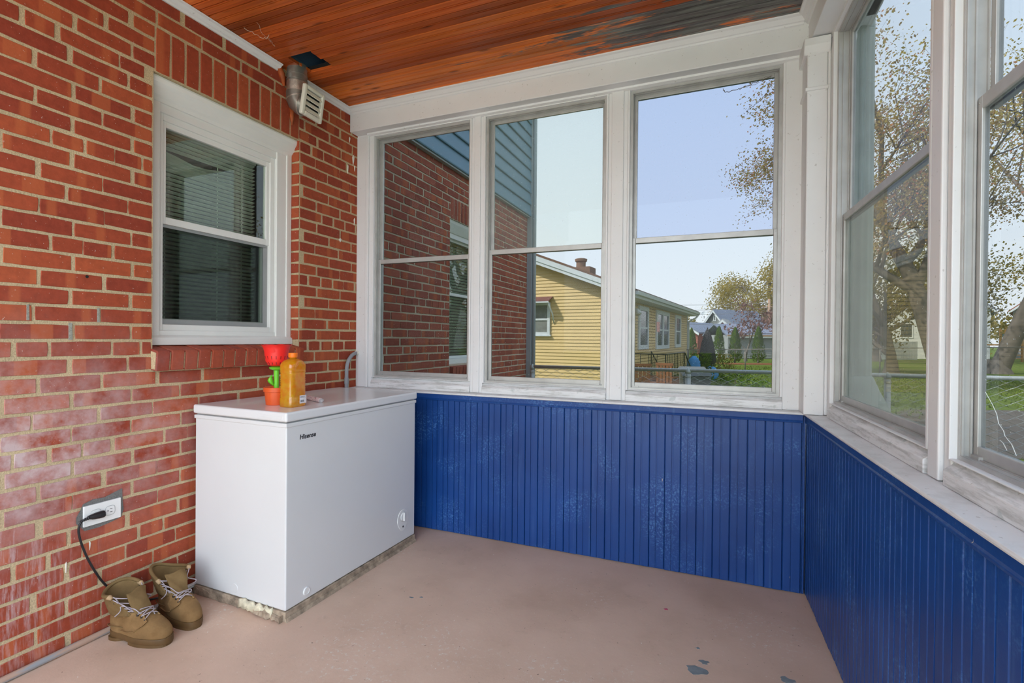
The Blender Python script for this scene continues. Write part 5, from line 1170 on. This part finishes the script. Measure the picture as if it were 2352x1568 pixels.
MB().prism([(-.35, 1.70), (2.6, 2.72), (5.5, 1.72), (5.5, 1.62), (2.6, 2.62), (-.35, 1.58)], 'x', -.2, 9.2).build('roof', MT['slate'], sh_); MB().box(-.2, 9.2, -.42, -.34, 1.60, 1.74).build('eave_board', MT['tanroof'], sh_); MB().box(-.2, 9.2, -.40, -.33, 1.48, 1.60).build('eave_trim', MT['fascia'], sh_)
for r_ in range(2):
    for i in range(6):
        xa = .25 + i * 1.48 + r_ * .3; MB().prism([(.0 + r_ * 1.25, 1.84 + r_ * .432), (1.2 + r_ * 1.25, 2.255 + r_ * .432), (1.2 + r_ * 1.25, 2.295 + r_ * .432), (.0 + r_ * 1.25, 1.88 + r_ * .432)], 'x', xa, xa + 1.44).build('solar_panel', MT['solar'], sh_)
gable_house('brick_barn', 'small brick outbuilding beside the grey garage', (2.85, 50.5, 0), math.radians(-10), 1.9, 3.0, 2.3, 3.2, MT['farbrick'], MT['greysiding'], ov=.12)
gable_house('white_house', 'white house with a grey roof beyond the trees in the right hand window', (20.5, 53, 0), math.radians(-20), 7.0, 9, 4.2, 7.2, MT['fascia'], MT['slate'], ((-2.6, -1.6, 1.6, 3.0), (-.5, .5, 1.6, 3.0), (1.6, 2.6, 1.6, 3.0), (-.5, .5, 4.4, 5.6)))
gable_house('grey_cottage', 'grey-walled cottage beyond the lawn in the nearest right hand window', (33, 60, 0), math.radians(-25), 8.0, 9, 4.5, 8.0, MT['greysiding'], MT['farbrick'], ((-1, 1, 1.8, 3.2),))
fp_ = thing('board_fence', 'pale board fence beyond the lawn in the right hand window', 'fence', (12.8, 46.5, GZ), math.radians(20))
for i in range(24): MB().box(i * .22, i * .22 + .205, 0, .03, .05, 1.55 + .01 * (i % 3)).build('board', MT['fascia'], fp_)
MB().box(0, 5.3, .03, .09, .35, .45).build('fence_rail', MT['fascia'], fp_); MB().box(0, 5.3, .03, .09, 1.2, 1.3).build('fence_rail', MT['fascia'], fp_)
MT['playwood'] = plain('cedar_playset', (0.48, 0.25, 0.08), .7, 0, .2, 10)
ps = thing('playset', 'orange cedar playset with a railed platform on the far lawn', 'playset', (23.4, 49.2, GZ), math.radians(20))
for x in (0, 1.7):
    for y in (0, 1.4): MB().box(x, x + .12, y, y + .12, 0, 2.9).build('post', MT['playwood'], ps)
MB().box(-.05, 1.87, -.05, 1.57, 1.30, 1.42).build('deck', MT['playwood'], ps); MB().box(-.05, 1.87, -.05, .0, 2.25, 2.38).build('rail', MT['playwood'], ps)
for i in range(9): MB().box(.16 + i * .175, .24 + i * .175, -.03, .0, 1.42, 2.25).build('baluster', MT['bluesiding'], ps)
for i in range(4): MB().box(.1, 1.72, -.45 + .1 * i, -.3 + .1 * i, .25 + i * .27, .31 + i * .27).build('step', MT['playwood'], ps)
MT['carpaint'] = plain('dark_car_paint', (0.10, 0.11, 0.12), .25, 0, .1, coat=.5)
# utility pole and wires
pw_ = thing('utility_pole', 'wooden utility pole in front of the yellow-green tree', 'pole', (7.6, 58.6, GZ)); MB().tube([(0, 0, 0), (0, 0, 6.1)], [.16, .12], 10).build('pole', MT['tanroof'], pw_, smooth=True); MB().box(-.7, .7, -.06, .06, 5.2, 5.32).build('crossarm', MT['tanroof'], pw_)
for i, (z0_, z1_, x0_, lb) in enumerate(((5.9, 5.7, -30, 'uppermost overhead wire above the far roofs'), (5.0, 5.2, -30, 'middle overhead wire crossing behind the far roofs'), (4.3, 4.7, -30, 'lowest overhead wire above the hedge'))):
    wire(lb, (x0_, 66 + i, z0_ + .9), (7.6, 58.48, z1_ - .35 - .0 * i), .4, .02)

# ---- small details: cracked pane, cobwebs
MT['crackmat'] = plain('crack_edge', (0.75, 0.82, 0.82), .2); MT['web'] = plain('dusty_web', (0.16, 0.13, 0.11), .9); MT['webpale'] = plain('pale_web', (0.60, 0.50, 0.40), .9)
w5 = bpy.data.objects['window_5']; ls5 = [c for c in w5.children if c.name.startswith('lower_sash')][0]
for pts in ([(1.399, 1.131), (1.427, 1.107), (1.445, 1.088), (1.453, 1.068)], [(1.453, 1.068), (1.472, 1.055), (1.477, 1.045)], [(1.459, 1.033), (1.472, 1.028), (1.485, 1.016)], [(1.477, 1.045), (1.502, 1.032), (1.518, 1.012)]):
    MB().tube([(u_, .0415, z_) for u_, z_ in pts], [.0007] * len(pts), 4).build('crack', MT['crackmat'], ls5)
def strand(mb, pts, r, seed, wob=.004, n=6):
    rr = random.Random(seed); P = [Vector(p) for p in pts]; out = []
    for a, b in zip(P[:-1], P[1:]):
        for k in range(n): out.append(a.lerp(b, k / n) + Vector((rr.uniform(-wob, wob), rr.uniform(-.001, .001), rr.uniform(-wob, wob))))
    out.append(P[-1]); mb.tube(out, r, 4); return mb
mb = MB(); yy = .030
strand(mb, [(2.378, yy, 2.575), (2.380, yy, 2.560), (2.41, yy, 2.556), (2.458, yy, 2.563), (2.52, yy, 2.578), (2.60, yy, 2.598)], .0016, 1)
strand(mb, [(2.45, yy, 2.562), (2.53, yy, 2.572), (2.605, yy, 2.60)], .0009, 2); strand(mb, [(2.50, yy, 2.585), (2.56, yy, 2.592), (2.606, yy, 2.602)], .0008, 3, .006)
strand(mb, [(2.605, yy, 2.565), (2.585, yy, 2.52), (2.555, yy, 2.488), (2.52, yy, 2.462), (2.49, yy, 2.44)], .0013, 4); strand(mb, [(2.60, yy, 2.575), (2.588, yy, 2.545), (2.590, yy, 2.515)], .0008, 5)
strand(mb, [(2.49, yy, 2.44), (2.494, yy, 2.432)], .003, 6, .001)
o = mb.build('cobweb', MT['web']); o['kind'] = 'stuff'; tag(o, 'dusty cobweb strands hanging in the upper corner of the corner window', 'cobweb')
mb = MB(); zc = CZ - .004
strand(mb, [(.13, -1.02, zc), (.153, -.99, zc - .012), (.17, -.95, zc - .02), (.179, -.928, zc - .014), (.20, -.93, zc)], .0011, 7, .003); strand(mb, [(.234, -1.034, zc), (.19, -.96, zc - .012), (.168, -.885, zc)], .0008, 8, .004); strand(mb, [(.179, -.928, zc - .012), (.16, -.88, zc), (.14, -.84, zc)], .0008, 9, .004)
o = mb.build('cobweb', MT['webpale']); o['kind'] = 'stuff'; tag(o, 'pale cobweb threads under the ceiling boards above the brick wall', 'cobweb')
